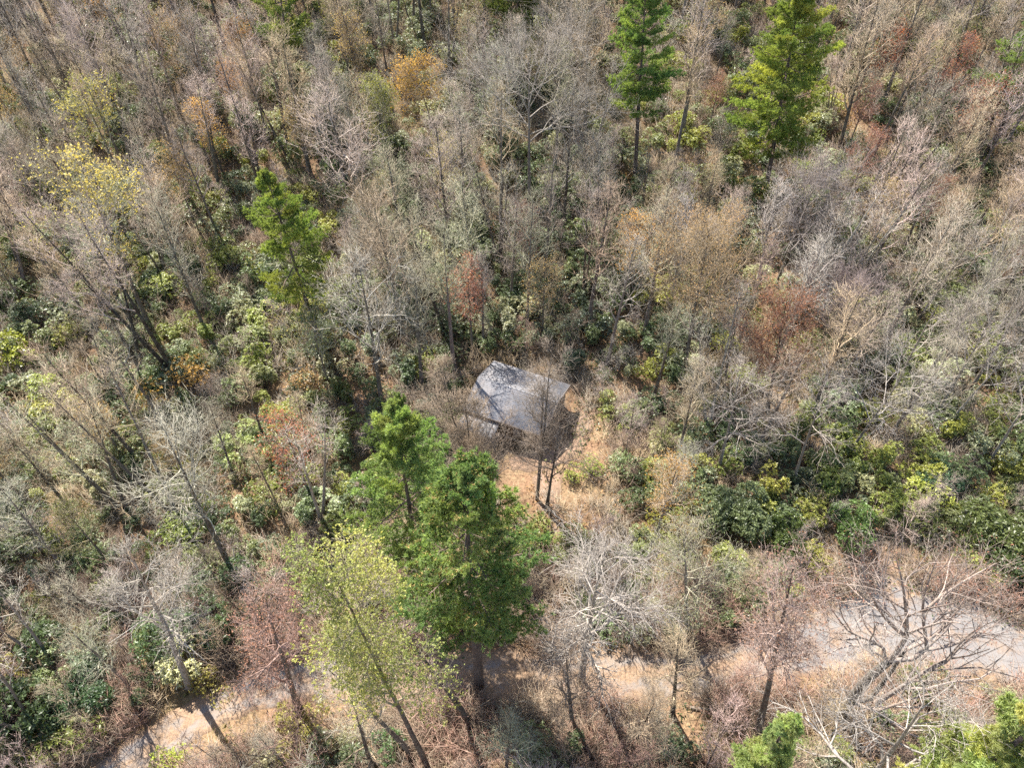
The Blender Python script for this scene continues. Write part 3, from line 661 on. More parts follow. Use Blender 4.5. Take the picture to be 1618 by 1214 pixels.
KEYS = [   # spec, base, top, label, category, bark, twig, leaf colour
 (bare(cr=84, limbs=16, reach=.36, t0=.46, nsec=7, nter=4, ntw=4, tw=.95, up=.22, ang=.55,  leaf=1.2, leaf_l=.10, leaf_w=.07), (1196, 1165), (1262, 890), "reddish-budded bare tree with a fan crown, left of the big forked road tree", "bare tree", (.13, .10, .085), (.38, .28, .24), (.32, .19, .14)),
 (bare(cr=72, r=.21, limbs=24, reach=.33, t0=.40, nsec=7, nter=6, ntw=5, tw=.7, leaf=5.2, leaf_l=.10, leaf_w=.075), (672, 1205), (530, 866), "yellow-green budding tree beside the tallest front pine, at the near roadside", "budding tree", (.15, .12, .10), (.30, .27, .17), (.35, .37, .115)),
 (bare(cr=92, limbs=22, reach=.44, t0=.28, nsec=8, nter=6, ntw=4, up=.02, wob=.2, ang=.95), (918, 1078), (950, 870), "silvery bare tree with twisted white limbs, right of the tallest front pine", "bare tree", PALEB, (.42, .38, .335), None),
 (bare(cr=75, limbs=15, reach=.38, t0=.45, nsec=7, nter=5, ntw=5, up=.05, wob=.18), (300, 1085), (215, 880), "pale bare tree with drooping limbs above the lower left road bend", "bare tree", PALEB, (.40, .365, .31), None),
 (bare(cr=55, limbs=14, reach=.30, t0=.5, stems=4, nsec=7, nter=5, ntw=6), (275, 588), (120, 320), "multi-stemmed grey tree fanning up from beside the orange bush, at left", "bare tree", DARKB, PINK, None),
 (bare(cr=60, limbs=14, reach=.24, t0=.50, nsec=6, nter=5, ntw=5, leaf=1.1, leaf_l=.19, leaf_w=.14), (238, 520), (128, 262), "slender tree hung with pale yellow new leaves, at far left", "budding tree", MIDB, OLIVE, (.50, .42, .12)),
 (bare(cr=38, limbs=12, reach=.22, t0=.5, nsec=6, nter=5, ntw=4, leaf=1.2, leaf_l=.22, leaf_w=.15), (210, 320), (128, 145), "slender olive-yellow leafing tree high at far left, above the pale yellow one", "budding tree", MIDB, OLIVE, (.38, .34, .10)),
 (bare(cr=45, limbs=16, reach=.24, t0=.38, nsec=6, nter=5, ntw=5), (205, 215), (120, 30), "tall dark-trunked bare tree leaning left near the top left corner", "bare tree", DARKB, PINK, None),
 (bare(cr=50, limbs=14, reach=.30, t0=.30, stems=3, nsec=6, nter=5, ntw=5, wob=.2), (95, 345), (25, 190), "dark forked bare tree with grey limbs at the far left edge", "bare tree", DARKB, GREY, None),
 (bare(cr=110, limbs=16, reach=.50, t0=.48, nsec=9, nter=6, ntw=5, up=.04, ang=.95, wob=.17), (836, 330), (838, 95), "broad bare tree with spreading pale limbs up the slope behind the cabin", "bare tree", (.24, .21, .19), (.38, .34, .29), None),
 (bare(cr=75, limbs=16, reach=.40, t0=.35, nsec=8, nter=6, ntw=5, up=.06, wob=.18), (1226, 452), (1290, 280), "dark-based bare tree with pale twisted lower limbs, below the large yellow-green pine", "bare tree", MIDB, (.31, .27, .25), None),
 (bare(cr=55, limbs=22, reach=.42, t0=.35, nsec=8, nter=6, ntw=6, tw=.6, up=.10), (1290, 560), (1338, 450), "round pinkish bare crown right of the rusty brown one", "bare tree", MIDB, (.36, .29, .275), None),
 (bare(cr=75, limbs=22, reach=.34, t0=.30, nsec=8, nter=6, ntw=6, tw=.7, leaf=1.0, leaf_l=.12, leaf_w=.08), (1080, 590), (1120, 365), "broad buff-tan budding tree up the slope right of the cabin", "budding tree", MIDB, (.37, .29, .19), (.40, .27, .14)),
 (bare(cr=50, limbs=20, reach=.34, t0=.30, nsec=7, nter=6, ntw=6, tw=.6, leaf=1.0, leaf_l=.11, leaf_w=.08), (1212, 650), (1245, 470), "rusty brown budding tree beside the round pinkish crown", "budding tree", DARKB, (.27, .155, .11), (.30, .14, .08)),
 (bare(cr=80, limbs=13, reach=.42, t0=.42, nsec=7, nter=5, ntw=4, up=.03, wob=.2, ang=.95), (1341, 716), (1430, 590), "thick-trunked tree with crooked white limbs right of the cabin", "bare tree", (.16, .14, .125), (.48, .44, .39), None),
 (bare(cr=65, limbs=13, reach=.36, t0=.32, nsec=7, nter=5, ntw=4, up=.05, wob=.2, ang=.9), (1135, 745), (1170, 590), "grey tree with whitish forked base limbs between cabin and road", "bare tree", (.27, .24, .22), (.38, .34, .30), None),
 (bare(cr=55, limbs=12, reach=.30, t0=.45, nsec=6, nter=5, ntw=4), (1474, 664), (1575, 490), "straight two-toned trunk leaning right near the right edge", "bare tree", (.24, .21, .185), (.38, .34, .29), None),
 (bare(cr=40, limbs=9, reach=.22, t0=.5, nsec=5, nter=4, ntw=4, r=.16), (1488, 680), (1618, 530), "slim pale trunk right of the two-toned leaning tree", "bare tree", PALEB, PALE, None),
 (bare(cr=46, limbs=24, r=.15, sprd=.05, reach=.20, t0=.32, stems=3, nsec=7, nter=5, ntw=5, up=.16, ang=.55), (848, 790), (850, 535), "slim three-stemmed tree standing in front of the cabin roof", "bare tree", (.13, .105, .09), (.26, .215, .17), None),
 (bare(cr=46, limbs=15, reach=.38, t0=.30, nsec=7, nter=5, ntw=4, ang=.9, wob=.2, r=.16), (864, 800), (888, 655), "small crooked dark tree at the corner of the dirt clearing", "bare tree", DARKB, (.24, .19, .15), None),
 (bare(cr=40, limbs=14, reach=.34, t0=.30, nsec=7, nter=5, ntw=4, wob=.2, r=.13), (772, 805), (792, 665), "small forked tree at the front left corner of the clearing", "bare tree", DARKB, (.24, .19, .15), None),
 (bare(cr=48, limbs=26, reach=.25, t0=.2, r=.16, sprd=.05, stems=2, nsec=8, nter=6, ntw=7, twr=.013, tw=.65, up=.14), (752, 800), (712, 560), "bushy tan-twigged tree covering the left end of the cabin roof", "bare tree", (.15, .12, .10), (.29, .225, .16), None),
 (bare(cr=150, limbs=14, reach=.40, t0=.30, nsec=8, nter=5, ntw=4, up=.03, wob=.22, ang=.95), (1345, 1275), (1465, 1120), "white-limbed tangled crown at the bottom edge near the corner pine", "bare tree", PALEB, (.40, .365, .325), None),
 (bare(cr=45, limbs=10, reach=.24, t0=.45, nsec=6, nter=5, ntw=4), (655, 1195), (480, 1060), "grey tree leaning left over the road in front of the yellow-green tree", "bare tree", MIDB, GREY, None),
 (bare(cr=70, limbs=9, reach=.3, t0=.45, nsec=6, nter=4, ntw=3, r=.19, wob=.16, ang=.8), (1487, 560), (1590, 385), "long dark-shaded trunk with grey limbs upslope of the two-toned leaning trunk", "bare tree", (.20, .17, .15), (.42, .375, .325), None),
 (bare(cr=75, limbs=8, reach=.3, t0=.42, nsec=6, nter=4, ntw=3, r=.17, wob=.18, ang=.9), (1560, 735), (1650, 590), "pale tree with long bent limbs at the right edge below the slim pale trunk", "bare tree", (.40, .36, .31), (.48, .43, .37), None),
 (bare(cr=60, limbs=9, reach=.3, t0=.4, nsec=6, nter=4, ntw=3, r=.16, wob=.16, ang=.85), (1400, 640), (1480, 480), "pale slender tree just left of the two-toned leaning trunk", "bare tree", (.34, .30, .265), (.46, .41, .35), None),
 (bare(cr=60, limbs=9, reach=.3, t0=.45, nsec=6, nter=4, ntw=3, r=.17, wob=.16, ang=.85), (1250, 770), (1305, 610), "grey-limbed slender tree left of the crooked white-limbed tree", "bare tree", (.24, .21, .185), (.44, .39, .335), None),
 (bare(cr=40, limbs=9, reach=.2, t0=.45, nsec=5, nter=4, ntw=4, lean=.05), (745, 1142), (612, 985), "thin bare tree leaning left over the road in front of the tallest pine", "bare tree", DARKB, (.31, .25, .21), None),
 (bare(cr=40, limbs=12, reach=.2, t0=.35, nsec=5, nter=4, ntw=4), (590, 1225), (560, 1110), "thin dark-stemmed tree at the bottom edge left of the yellow-green tree foot", "bare tree", DARKB, TAN, None),
 (bare(cr=45, limbs=14, reach=.2, t0=.3, nsec=6, nter=5, ntw=4), (905, 1150), (890, 1030), "thin brown tree standing alone on the near roadside, right of the tallest pine", "bare tree", DARKB, BROWN, None),
 (bare(cr=40, limbs=14, reach=.2, t0=.3, nsec=6, nter=5, ntw=4), (1062, 1130), (1075, 1010), "thin tan tree on the near roadside beside the fallen trunk", "bare tree", DARKB, TAN, None),
 (bare(cr=45, limbs=16, reach=.34, t0=.3, nsec=7, nter=5, ntw=5, leaf=1.3, leaf_l=.10, leaf_w=.07), (470, 1120), (420, 945), "brick-red budding tree beside the left bend of the road", "budding tree", MIDB, (.36, .235, .195), (.34, .19, .14)),
 (bare(cr=60, limbs=18, reach=.36, t0=.25, nsec=7, nter=5, ntw=5, tw=.6, leaf=.8, leaf_l=.09, leaf_w=.07), (1085, 1000), (1070, 850), "rounded grey-green lichened tree on the bank above the road", "bare tree", PALEB, (.36, .34, .25), (.24, .26, .12)),
 (bare(cr=35, limbs=14, reach=.22, t0=.4, nsec=6, nter=5, ntw=5), (946, 385), (948, 225), "straight grey bare tree above the cabin, below the slim green pine", "bare tree", (.17, .15, .13), GREY, None),
 (bare(cr=35, limbs=14, reach=.26, t0=.35, nsec=7, nter=5, ntw=5, leaf=2.2, leaf_l=.15, leaf_w=.11), (688, 215), (648, 105), "bright orange leafing tree near the top, left of the broad bare tree", "budding tree", MIDB, BROWN, (.44, .28, .07)),
 (bare(cr=25, limbs=14, reach=.20, t0=.3, nsec=7, nter=5, ntw=5, leaf=1.5, leaf_l=.16, leaf_w=.11), (612, 260), (592, 130), "narrow olive-green leafing tree beside the bright orange one", "budding tree", MIDB, OLIVE, (.24, .25, .055)),
 (bare(cr=20, limbs=12, reach=.22, t0=.4, nsec=6, nter=5, ntw=5, leaf=1.0, leaf_l=.15, leaf_w=.11), (400, 120), (372, 38), "small orange-tinged tree near the pine cut by the top edge", "budding tree", MIDB, BROWN, (.42, .22, .06)),
 (bare(cr=22, limbs=12, reach=.22, t0=.4, nsec=6, nter=5, ntw=5, leaf=1.0, leaf_l=.15, leaf_w=.11), (392, 190), (362, 110), "pale orange-pink tree downhill of the small orange-tinged one", "budding tree", MIDB, PINK, (.44, .24, .10)),
 (bare(cr=50, limbs=14, reach=.28, t0=.35, nsec=6, nter=4, ntw=4, leaf=.6, leaf_l=.16, leaf_w=.11), (520, 612), (490, 505), "low tree sprinkled with pale yellow leaves below the lone left pine", "budding tree", MIDB, OLIVE, (.42, .38, .12)),
]
for i, (sp, b, t, lab, cat, bark, twig, lc) in enumerate(KEYS):
    key_tree("bare_tree" if cat == "bare tree" else "budding_tree", sp, 300 + i, b, t, lab, cat, bark, twig, lc, maxtilt=.2)

# ------------------------------------------------------------------ broad-leaved evergreen shrubs and leafing bushes
def shrub_mesh(seed, w, h, whorls, ll, lw, n=7, spread=.35):
    rng = np.random.default_rng(seed); sm = MB(); fm = MB()
    lob = rng.normal(size=(6, 3)) * np.array([w * .24, w * .24, h * .10]) + np.array([0, 0, h * .5]); ls = rng.uniform(.5, 1.0, 6)
    i = rng.integers(0, 6, whorls); d = nrm(rng.normal(size=(whorls, 3)) + np.array([0, 0, .45])); r = rng.uniform(.55, 1.05, whorls) ** .5
    c = lob[i] + d * (r * ls[i])[:, None] * np.array([w * .36, w * .36, h * .46]); c[:, 2] = np.maximum(c[:, 2], .15)
    ax = nrm(d + np.array([0, 0, .8]) + rng.normal(size=d.shape) * .25)
    ref = np.where(np.abs(ax[:, 2:3]) < .9, np.array([0, 0, 1.]), np.array([1., 0, 0])); e1 = nrm(np.cross(ax, ref)); e2 = np.cross(ax, e1)
    ph = np.arange(n)[None] * 6.283 / n + rng.uniform(0, 6, (whorls, 1)) + rng.normal(size=(whorls, n)) * .2
    D = (np.cos(ph)[..., None] * e1[:, None] + np.sin(ph)[..., None] * e2[:, None]) + ax[:, None] * rng.uniform(-.3, .6, (whorls, n, 1))
    C = np.repeat(c[:, None], n, 1); s = rng.uniform(.7, 1.25, whorls * n)
    fm.leaves(C.reshape(-1, 3), D.reshape(-1, 3), ll * s, lw * s, rng)
    k = rng.choice(whorls, min(whorls, 46), replace=False); a = np.zeros((len(k), 3)); a[:, :2] = rng.normal(size=(len(k), 2)) * w * .06; a[:, 2] = -.15
    mid = (a + c[k]) / 2 + rng.normal(size=a.shape) * .12 * w * np.array([1, 1, .3])
    sm.tubes(np.stack([a, mid, c[k]], 1), np.full((len(k), 3), .022) * np.array([1.3, 1, .5]) * w / 3, 3)
    return sm.mesh("stem", [M_TWIG]), fm.mesh("foliage", [M_LAUREL]), w
LAUREL = [shrub_mesh(500 + i, 3.4, 2.6, 330, .24, .085) for i in range(4)] + [shrub_mesh(510 + i, 2.4, 3.4, 280, .22, .08) for i in range(2)]
BUSH = [shrub_mesh(520 + i, 3.0, 2.6, 300, .13, .075, 4) for i in range(3)]
BIG = [shrub_mesh(530 + i, 5.6, 4.2, 1300, .27, .095) for i in range(2)]
def put_shrub(v, name, loc, label, cat, group, s, rz, leafc, stemc=(.17, .14, .11), hs=1.0):
    root = thing(name, loc, label, cat, group, rz); root.scale = (s, s, s * hs)
    link("stem", v[0], root, stemc); link("foliage", v[1], root, leafc); return root
LG, LGY, LYG, LDK = (.17, .205, .085), (.285, .305, .18), (.26, .285, .065), (.105, .14, .06)
SHRUBS = [  # library, index, base, size, label, category, colour
 (LAUREL, 0, (775, 548), 1.0, "dark glossy laurel against the back left corner of the cabin", "evergreen shrub", LDK),
 (LAUREL, 4, (903, 590), 1.25, "tall grey-green laurel behind the right end of the cabin roof", "evergreen shrub", (.07, .105, .06)),
 (LAUREL, 1, (818, 548), .8, "small dark laurel behind the middle of the cabin roof", "evergreen shrub", LDK),
 (BUSH, 0, (942, 752), 1.0, "vivid yellow-green bush at the right of the dirt clearing", "leafing bush", (.25, .31, .045)),
 (BUSH, 1, (905, 760), .8, "low vivid yellow-green bush on the clearing edge beside the taller one", "leafing bush", (.23, .28, .05)),
 (BIG, 0, (1165, 835), 1.1, "large dark laurel clump on the bank left of the side track", "evergreen shrub", (.115, .155, .075)),
 (BIG, 1, (1245, 855), .75, "yellow-tinged green laurel just right of the large dark clump", "evergreen shrub", (.13, .165, .035)),
 (BIG, 1, (1345, 840), .8, "fresh green laurel above the head of the side track", "evergreen shrub", (.09, .155, .04)),
 (BIG, 0, (1480, 775), .7, "blue-green laurel on the slope right of the side track", "evergreen shrub", (.085, .15, .07)),
 (BIG, 0, (1578, 890), 1.35, "big olive-green evergreen at the right edge above the road", "evergreen shrub", (.115, .135, .04)),
 (BIG, 1, (1612, 945), .9, "dark evergreen under the big olive one at the right edge", "evergreen shrub", (.055, .085, .03)),
 (BUSH, 2, (312, 612), 1.7, "bright orange bush at the foot of the multi-stemmed grey tree", "leafing bush", (.44, .28, .07)),
 (BUSH, 0, (500, 622), 1.4, "rusty orange bush below the lone left pine", "leafing bush", (.31, .19, .07)),
 (BUSH, 1, (30, 588), 2.2, "acid yellow-green bush at the far left edge", "leafing bush", (.27, .29, .03)),
 (BUSH, 2, (1040, 835), 1.1, "mustard yellow bush left of the large dark laurel clump", "leafing bush", (.30, .26, .04)),
 (BUSH, 0, (1085, 850), .9, "golden brown bush beside the mustard yellow one", "leafing bush", (.33, .23, .06)),
 (BIG, 1, (60, 1165), 1.3, "dark laurel mass in the bottom left corner", "evergreen shrub", (.05, .08, .03)),
 (BIG, 0, (135, 1120), .9, "green laurel beside the dark corner mass, left of the road", "evergreen shrub", (.075, .125, .045)),
 (BUSH, 1, (25, 1110), 1.6, "yellow leafing bush above the dark laurel in the bottom left corner", "leafing bush", (.35, .32, .06)),
 (BIG, 1, (330, 1012), 1.1, "large green laurel on the bank above the left road bend", "evergreen shrub", (.07, .115, .04)),
 (BUSH, 2, (330, 1085), .9, "low golden bush on the road verge at the left bend", "leafing bush", (.34, .27, .05)),
 (BUSH, 0, (265, 1212), 1.0, "yellow-green bush by the road at the bottom left", "leafing bush", (.27, .33, .05)),
 (LAUREL, 5, (620, 1185), .9, "small green laurel at the foot of the yellow-green budding tree", "evergreen shrub", (.085, .15, .045)),
 (LAUREL, 2, (1060, 1190), .8, "grey-green laurel at the bottom edge in front of the road", "evergreen shrub", (.10, .14, .07)),
 (LAUREL, 0, (1455, 1120), 1.4, "olive laurel under the limbs of the big forked road tree", "evergreen shrub", (.13, .145, .045)),
 (LAUREL, 3, (925, 520), 1.4, "silver-green laurel up the slope behind the cabin", "evergreen shrub", (.13, .155, .10)),
 (LAUREL, 1, (1470, 370), 1.2, "bright green laurel among bare trees at upper right", "evergreen shrub", (.09, .15, .06)),
 (BUSH, 1, (1540, 560), 1.6, "yellow-green bush under the two-toned leaning trunk at right", "leafing bush", (.20, .24, .05)),
]
for lib, i, b, s, lab, cat, c in SHRUBS:
    g = at(*b); put_shrub(lib[i], "leafing_bush" if lib is BUSH else "laurel_shrub" if True else "leafing_bush", tuple(g), lab, cat, None, s, (b[0] * 13) % 6.28, c)

# ------------------------------------------------------------------ leaning and fallen trunks
def dead_trunk(name, pts, r, label, seed, nlimb=6, col=(.5, .45, .39)):
    P = np.array([lift(px, py, at(px, py)[1] + dy) if dy is not None else at(px, py) + np.array([0, 0, .25]) for px, py, dy in pts]); o0 = P[0].copy(); P = P - o0
    d = np.r_[0, np.cumsum(np.linalg.norm(np.diff(P, axis=0), axis=1))]; s = np.linspace(0, d[-1], 8); P = np.stack([np.interp(s, d, P[:, i]) for i in range(3)], 1)[None]
    rng = np.random.default_rng(seed); R = r * np.linspace(1, .35, 8)[None]; mb = MB(); mb.tubes(P, R, 7)
    root = thing(name, tuple(o0), label, "dead trunk"); link("trunk", mb.mesh("trunk", [M_BARK], True), root, col)
    LP, LR = sprout(P, R, nlimb, .4, .98, d[-1] * .28, .6, .03, 5, .15, rng, .6, .3, .02)
    for i in range(len(LP)):
        b = MB(); b.tubes(LP[i:i + 1], LR[i:i + 1], 4); SP, SR = sprout(LP[i:i + 1], LR[i:i + 1], 6, .2, .95, d[-1] * .11, .7, .03, 3, .2, rng, .6, .3, .012); b.tubes(SP, SR, 3); link("limb", b.mesh("limb", [M_TWIG]), root, col)
dead_trunk("leaning_trunk", [(786, 380, None), (850, 335, -1.5), (905, 280, -3.0)], .22, "pale leaning dead trunk on the slope above the cabin", 61)
dead_trunk("fallen_trunk", [(1090, 1120, None), (1150, 1128, None), (1200, 1142, None)], .11, "pale fallen trunk lying at the foot of the reddish-budded tree", 62, 5)
dead_trunk("fallen_trunk", [(1488, 682, None), (1545, 690, None), (1580, 735, None)], .17, "bleached fallen branch at the foot of the slim pale trunk", 63, 5)
dead_trunk("fallen_trunk", [(1290, 1175, None), (1380, 1190, None), (1450, 1185, None)], .11, "bleached fallen trunk in front of the big forked road tree", 64, 6)

# ------------------------------------------------------------------ the rest of the forest
VAR = [make_variant(Spec(h=17, limbs=15, reach=.18, t0=.42, nsec=6, nter=3, ntw=3, tw=1.1, twr=.0125, up=.14, ang=.6), 1), make_variant(Spec(h=18, limbs=16, reach=.19, t0=.38, nsec=6, nter=3, ntw=3, tw=1.1, twr=.0125, up=.12, ang=.65, lean=.05), 2),
       make_variant(Spec(h=16, limbs=18, reach=.22, t0=.32, nsec=6, nter=3, ntw=3, tw=1.1, twr=.0125, up=.15), 3), make_variant(Spec(h=17, limbs=14, reach=.20, t0=.48, stems=2, nsec=6, nter=3, ntw=3, tw=1.1, twr=.0125, up=.12), 4),
       make_variant(Spec(h=15, limbs=18, reach=.18, t0=.35, stems=3, nsec=6, nter=3, ntw=3, tw=1.1, twr=.0125, up=.12), 5), make_variant(Spec(h=16, limbs=16, reach=.29, t0=.38, nsec=7, nter=3, ntw=3, tw=1.1, twr=.0125, up=.13, ang=.72, wob=.17), 6),
       make_variant(Spec(h=18, limbs=13, reach=.19, t0=.50, nsec=6, nter=3, ntw=3, tw=1.1, twr=.0125, up=.15, ang=.55), 7), make_variant(Spec(h=15, limbs=20, reach=.25, t0=.28, nsec=7, nter=3, ntw=3, tw=1.1, twr=.0125, up=.14, ang=.66), 8)]
KINDW = ["tall narrow", "tall slightly bent", "full-crowned", "two-stemmed", "three-stemmed", "broad spreading", "high-crowned", "bushy round"]
BUD = [make_variant(Spec(h=14, limbs=15, reach=.25, t0=.35, nsec=6, nter=5, ntw=5, leaf=1.0, leaf_l=.15, leaf_w=.11), 11), make_variant(Spec(h=13, limbs=14, reach=.22, t0=.40, nsec=6, nter=5, ntw=4, leaf=1.3, leaf_l=.17, leaf_w=.12), 12),
       make_variant(Spec(h=14, limbs=16, reach=.29, t0=.30, nsec=6, nter=5, ntw=5, leaf=.7, leaf_l=.14, leaf_w=.10), 13)]
SAP = [make_variant(Spec(h=7, limbs=12, reach=.28, t0=.18, nsec=5, nter=4, ntw=4, tw=.5, r=.06), 21), make_variant(Spec(h=6, limbs=12, reach=.34, t0=.12, stems=3, nsec=5, nter=4, ntw=4, tw=.5, r=.05), 22),
       make_variant(Spec(h=8, limbs=11, reach=.22, t0=.25, nsec=5, nter=4, ntw=4, tw=.5, r=.07), 23)]

def region(px, py):
    if py < 300:
        return "on the far upper left slope" if px < 420 else "upslope of the lone left pine" if px < 690 else "below the slim green pine" if px < 1100 else "around the large yellow-green pine" if px < 1330 else "on the upper right slope"
    if py < 560:
        return "left of the lone left pine" if px < 380 else "between lone left pine and cabin" if px < 690 else "straight upslope of the cabin" if px < 1000 else "around the buff-tan tree" if px < 1260 else "right of the round pinkish crown"
    if py < 820:
        return "below the bright orange bush" if px < 330 else "left of the bright green pine" if px < 620 else "close around the cabin clearing" if px < 1000 else "between clearing and white-limbed trees" if px < 1300 else "upslope of the side track"
    if py < 1000:
        return "above the left road bend" if px < 480 else "on the bank behind the tallest pine" if px < 880 else "on the bank above mid road" if px < 1300 else "around the side track"
    return "in the bottom left corner" if px < 300 else "on the roadside below the pines" if px < 900 else "left of the forked road tree" if px < 1280 else "around the forked road tree"

rng = np.random.default_rng(2024)
def poisson(n_try, dmin, ok, pts=None):
    cell = {}; out = []
    def near(x, y):
        i, j = int(x // dmin), int(y // dmin)
        for a in (-1, 0, 1):
            for b in (-1, 0, 1):
                for q in cell.get((i + a, j + b), ()):
                    if (q[0] - x) ** 2 + (q[1] - y) ** 2 < dmin * dmin: return True
        return False
    for q in pts or []: cell.setdefault((int(q[0] // dmin), int(q[1] // dmin)), []).append(q)
    for _ in range(n_try):
        y = 8 + 152 * rng.uniform() ** .85; x = (rng.uniform() * 2 - 1) * (50 + .80 * y)
        if near(x, y): continue
        z = float(T(x, y))
        if not ok(x, y, z): continue
        cell.setdefault((int(x // dmin), int(y // dmin)), []).append((x, y)); out.append((x, y, z))
    return out
ROADA = np.array([np.r_[a, c[2]] for a, c in zip(road_xy, road_px)])
def road_dist(x, y):
    best = 1e9
    for i in range(len(ROADA) - 1):
        a, b = ROADA[i, :2], ROADA[i + 1, :2]; d = b - a; t = max(0, min(1, np.dot(np.array([x, y]) - a, d) / np.dot(d, d))); q = a + t * d
        best = min(best, math.hypot(x - q[0], y - q[1]) - 2.6)
    return best
def in_cabin(x, y, m):
    c, s = math.cos(-CAB_ROT), math.sin(-CAB_ROT); dx, dy = x - CABIN[0], y - CABIN[1]; u, v = c * dx - s * dy, s * dx + c * dy
    return abs(u) < 4.6 + m and -6.2 - m < v < 4 + m
KEEP = [(735, 565, 935, 790), (1275, 915, 1618, 1070), (1180, 1010, 1300, 1110), (205, 1120, 300, 1214), (375, 1040, 450, 1110), (600, 640, 850, 1000), (380, 280, 510, 480), (1170, 0, 1300, 230), (980, 0, 1050, 150), (480, 870, 620, 1100), (280, 565, 345, 625), (0, 515, 50, 600), (475, 585, 520, 630), (620, 108, 690, 170), (915, 705, 960, 760), (1110, 755, 1225, 850), (1245, 780, 1400, 860), (1440, 735, 1510, 780), (1530, 790, 1618, 930), (790, 560, 920, 800), (240, 900, 390, 1030), (890, 870, 1030, 1040)]
def clear_of(x, y, z, h, w, rects=KEEP, lo=.35):
    for f in (lo, .6, .8, .97):
        px, py, d = project((x, y, z + h * f)); r = w * (1.0 if f < .9 else .6) * FPX / d
        for a, b, c, e in rects:
            if a - r * .8 < px < c + r * .8 and b - r * .8 < py < e + r * .8: return False
    return True
def in_frame(x, y, z, h):
    px, py, _ = project((x, y, z)); qx, qy, _ = project((x, y, z + h))
    return max(px, qx) > -70 and min(px, qx) < 1690 and max(py, qy) > -40 and min(py, qy) < 1280
keybases = [tuple(at(*k[1])[:2]) for k in KEYS] + [tuple(at(*b)[:2]) for b in ((757, 1085), (690, 930), (522, 560), (1210, 300), (1003, 285), (1326, 1136))]

def pick(px, py):
    """bark and twig tints by where in the forest the tree stands"""
    if py < 330 and px < 480: c = [PINK, PINK, PINK, GREY, TAN]
    elif py < 430 and px > 1080: c = [PINK, PINK, TAN, TAN, GREY]
    elif py < 200: c = [TAN, TAN, BROWN, GREY, PINK]
    elif px > 1050 and py < 800: c = [PALE, TAN, TAN, GREY, PINK]
    elif px < 560 and py > 500: c = [GREY, OLIVE, TAN, PALE, GREY]
    elif 560 <= px <= 1050: c = [GREY, OLIVE, TAN, GREY, PINK]
    else: c = [GREY, TAN, PINK, BROWN]
    return c[rng.integers(len(c))]
TW = {PINK: "pinkish-grey", GREY: "grey", TAN: "tan-twigged", BROWN: "brown-twigged", PALE: "pale-limbed", OLIVE: "lichen-green", REDB: "red-twigged"}

def ok_tree(x, y, z):
    if in_cabin(x, y, 2.5) or road_dist(x, y) < 1.0: return False
    if not in_frame(x, y, z, 14): return False
    px, py, _ = project((x, y, z))
    if py > 1010 and rng.uniform() < .5: return False
    return True
cand = poisson(14000, 4.15, ok_tree, keybases)
trees = []
for x, y, z in cand:
    px, py, d = project((x, y, z)); h = rng.uniform(12.5, 19) * (1.0 if py < 900 else .8)
    k = int(rng.choice(len(VAR), p=[.17, .15, .15, .12, .10, .10, .13, .08]))
    w = [3.2, 3.6, 4, 4, 4, 5, 3.2, 4.6][k]
    if not clear_of(x, y, z, h, w * .8):
        h *= .62
        if not clear_of(x, y, z, h, w * .5): continue
    trees.append((d / h, x, y, z, h, k, px, py))
trees.sort(key=lambda t: t[0])
def put_tree(t):
    _, x, y, z, h, k, px, py = t; tint = pick(px, py)
    lab = f"{KINDW[k]} {TW[tint]} bare tree {region(px, py)}"
    bark = [DARKB, MIDB, MIDB, (.22, .19, .165)][rng.integers(4)] if tint != PALE else PALEB
    put_variant(VAR[k], "bare_tree", (x, y, z), lab, "bare tree", "bare trees " + region(px, py), h, rng.uniform(0, 6.28), jitter(bark, rng), jitter(tint, rng), tilt=(rng.normal() * .04, rng.normal() * .05), wide=rng.uniform(.9, 1.2))
NB = 265
for t in trees[:NB]: put_tree(t)
rest = trees[NB:]

# budding trees in their patches of colour
BUDC = {"tan": (.40, .29, .14), "yellow-green": (.30, .30, .07), "orange": (.47, .28, .08), "red-budded": (.34, .14, .09), "pale yellow": (.46, .40, .14)}
def bud_choice(px, py):
    if py < 130 and px > 1330: return "yellow-green"
    if py < 160 and 480 < px < 900: return ["yellow-green", "tan", "yellow-green"][rng.integers(3)]
    if px < 400 and py < 400: return ["tan", "orange", "pale yellow", "tan"][rng.integers(4)]
    if 900 < px < 1250 and 100 < py < 560: return ["orange", "tan", "red-budded"][rng.integers(3)]
    if px > 1250 and py < 400: return ["tan", "tan", "red-budded", "yellow-green"][rng.integers(4)]
    return ["tan", "tan", "red-budded", "yellow-green", "orange"][rng.integers(5)]
nb = 0
for x, y, z in poisson(2200, 8.5, ok_tree, keybases):
    px, py, d = project((x, y, z)); h = rng.uniform(8, 13)
    if py > 980 or not clear_of(x, y, z, h, 2.6): continue
    k = rng.integers(3); c = bud_choice(px, py)
    put_variant(BUD[k], "budding_tree", (x, y, z), f"{['leafing', 'airy leafing', 'sparsely leafing'][k]} {c} budding tree {region(px, py)}", "budding tree", "budding trees " + region(px, py), h, rng.uniform(0, 6.28), jitter(MIDB, rng), jitter(TAN if c != "red-budded" else REDB, rng), jitter(BUDC[c], rng, .18))
    nb += 1

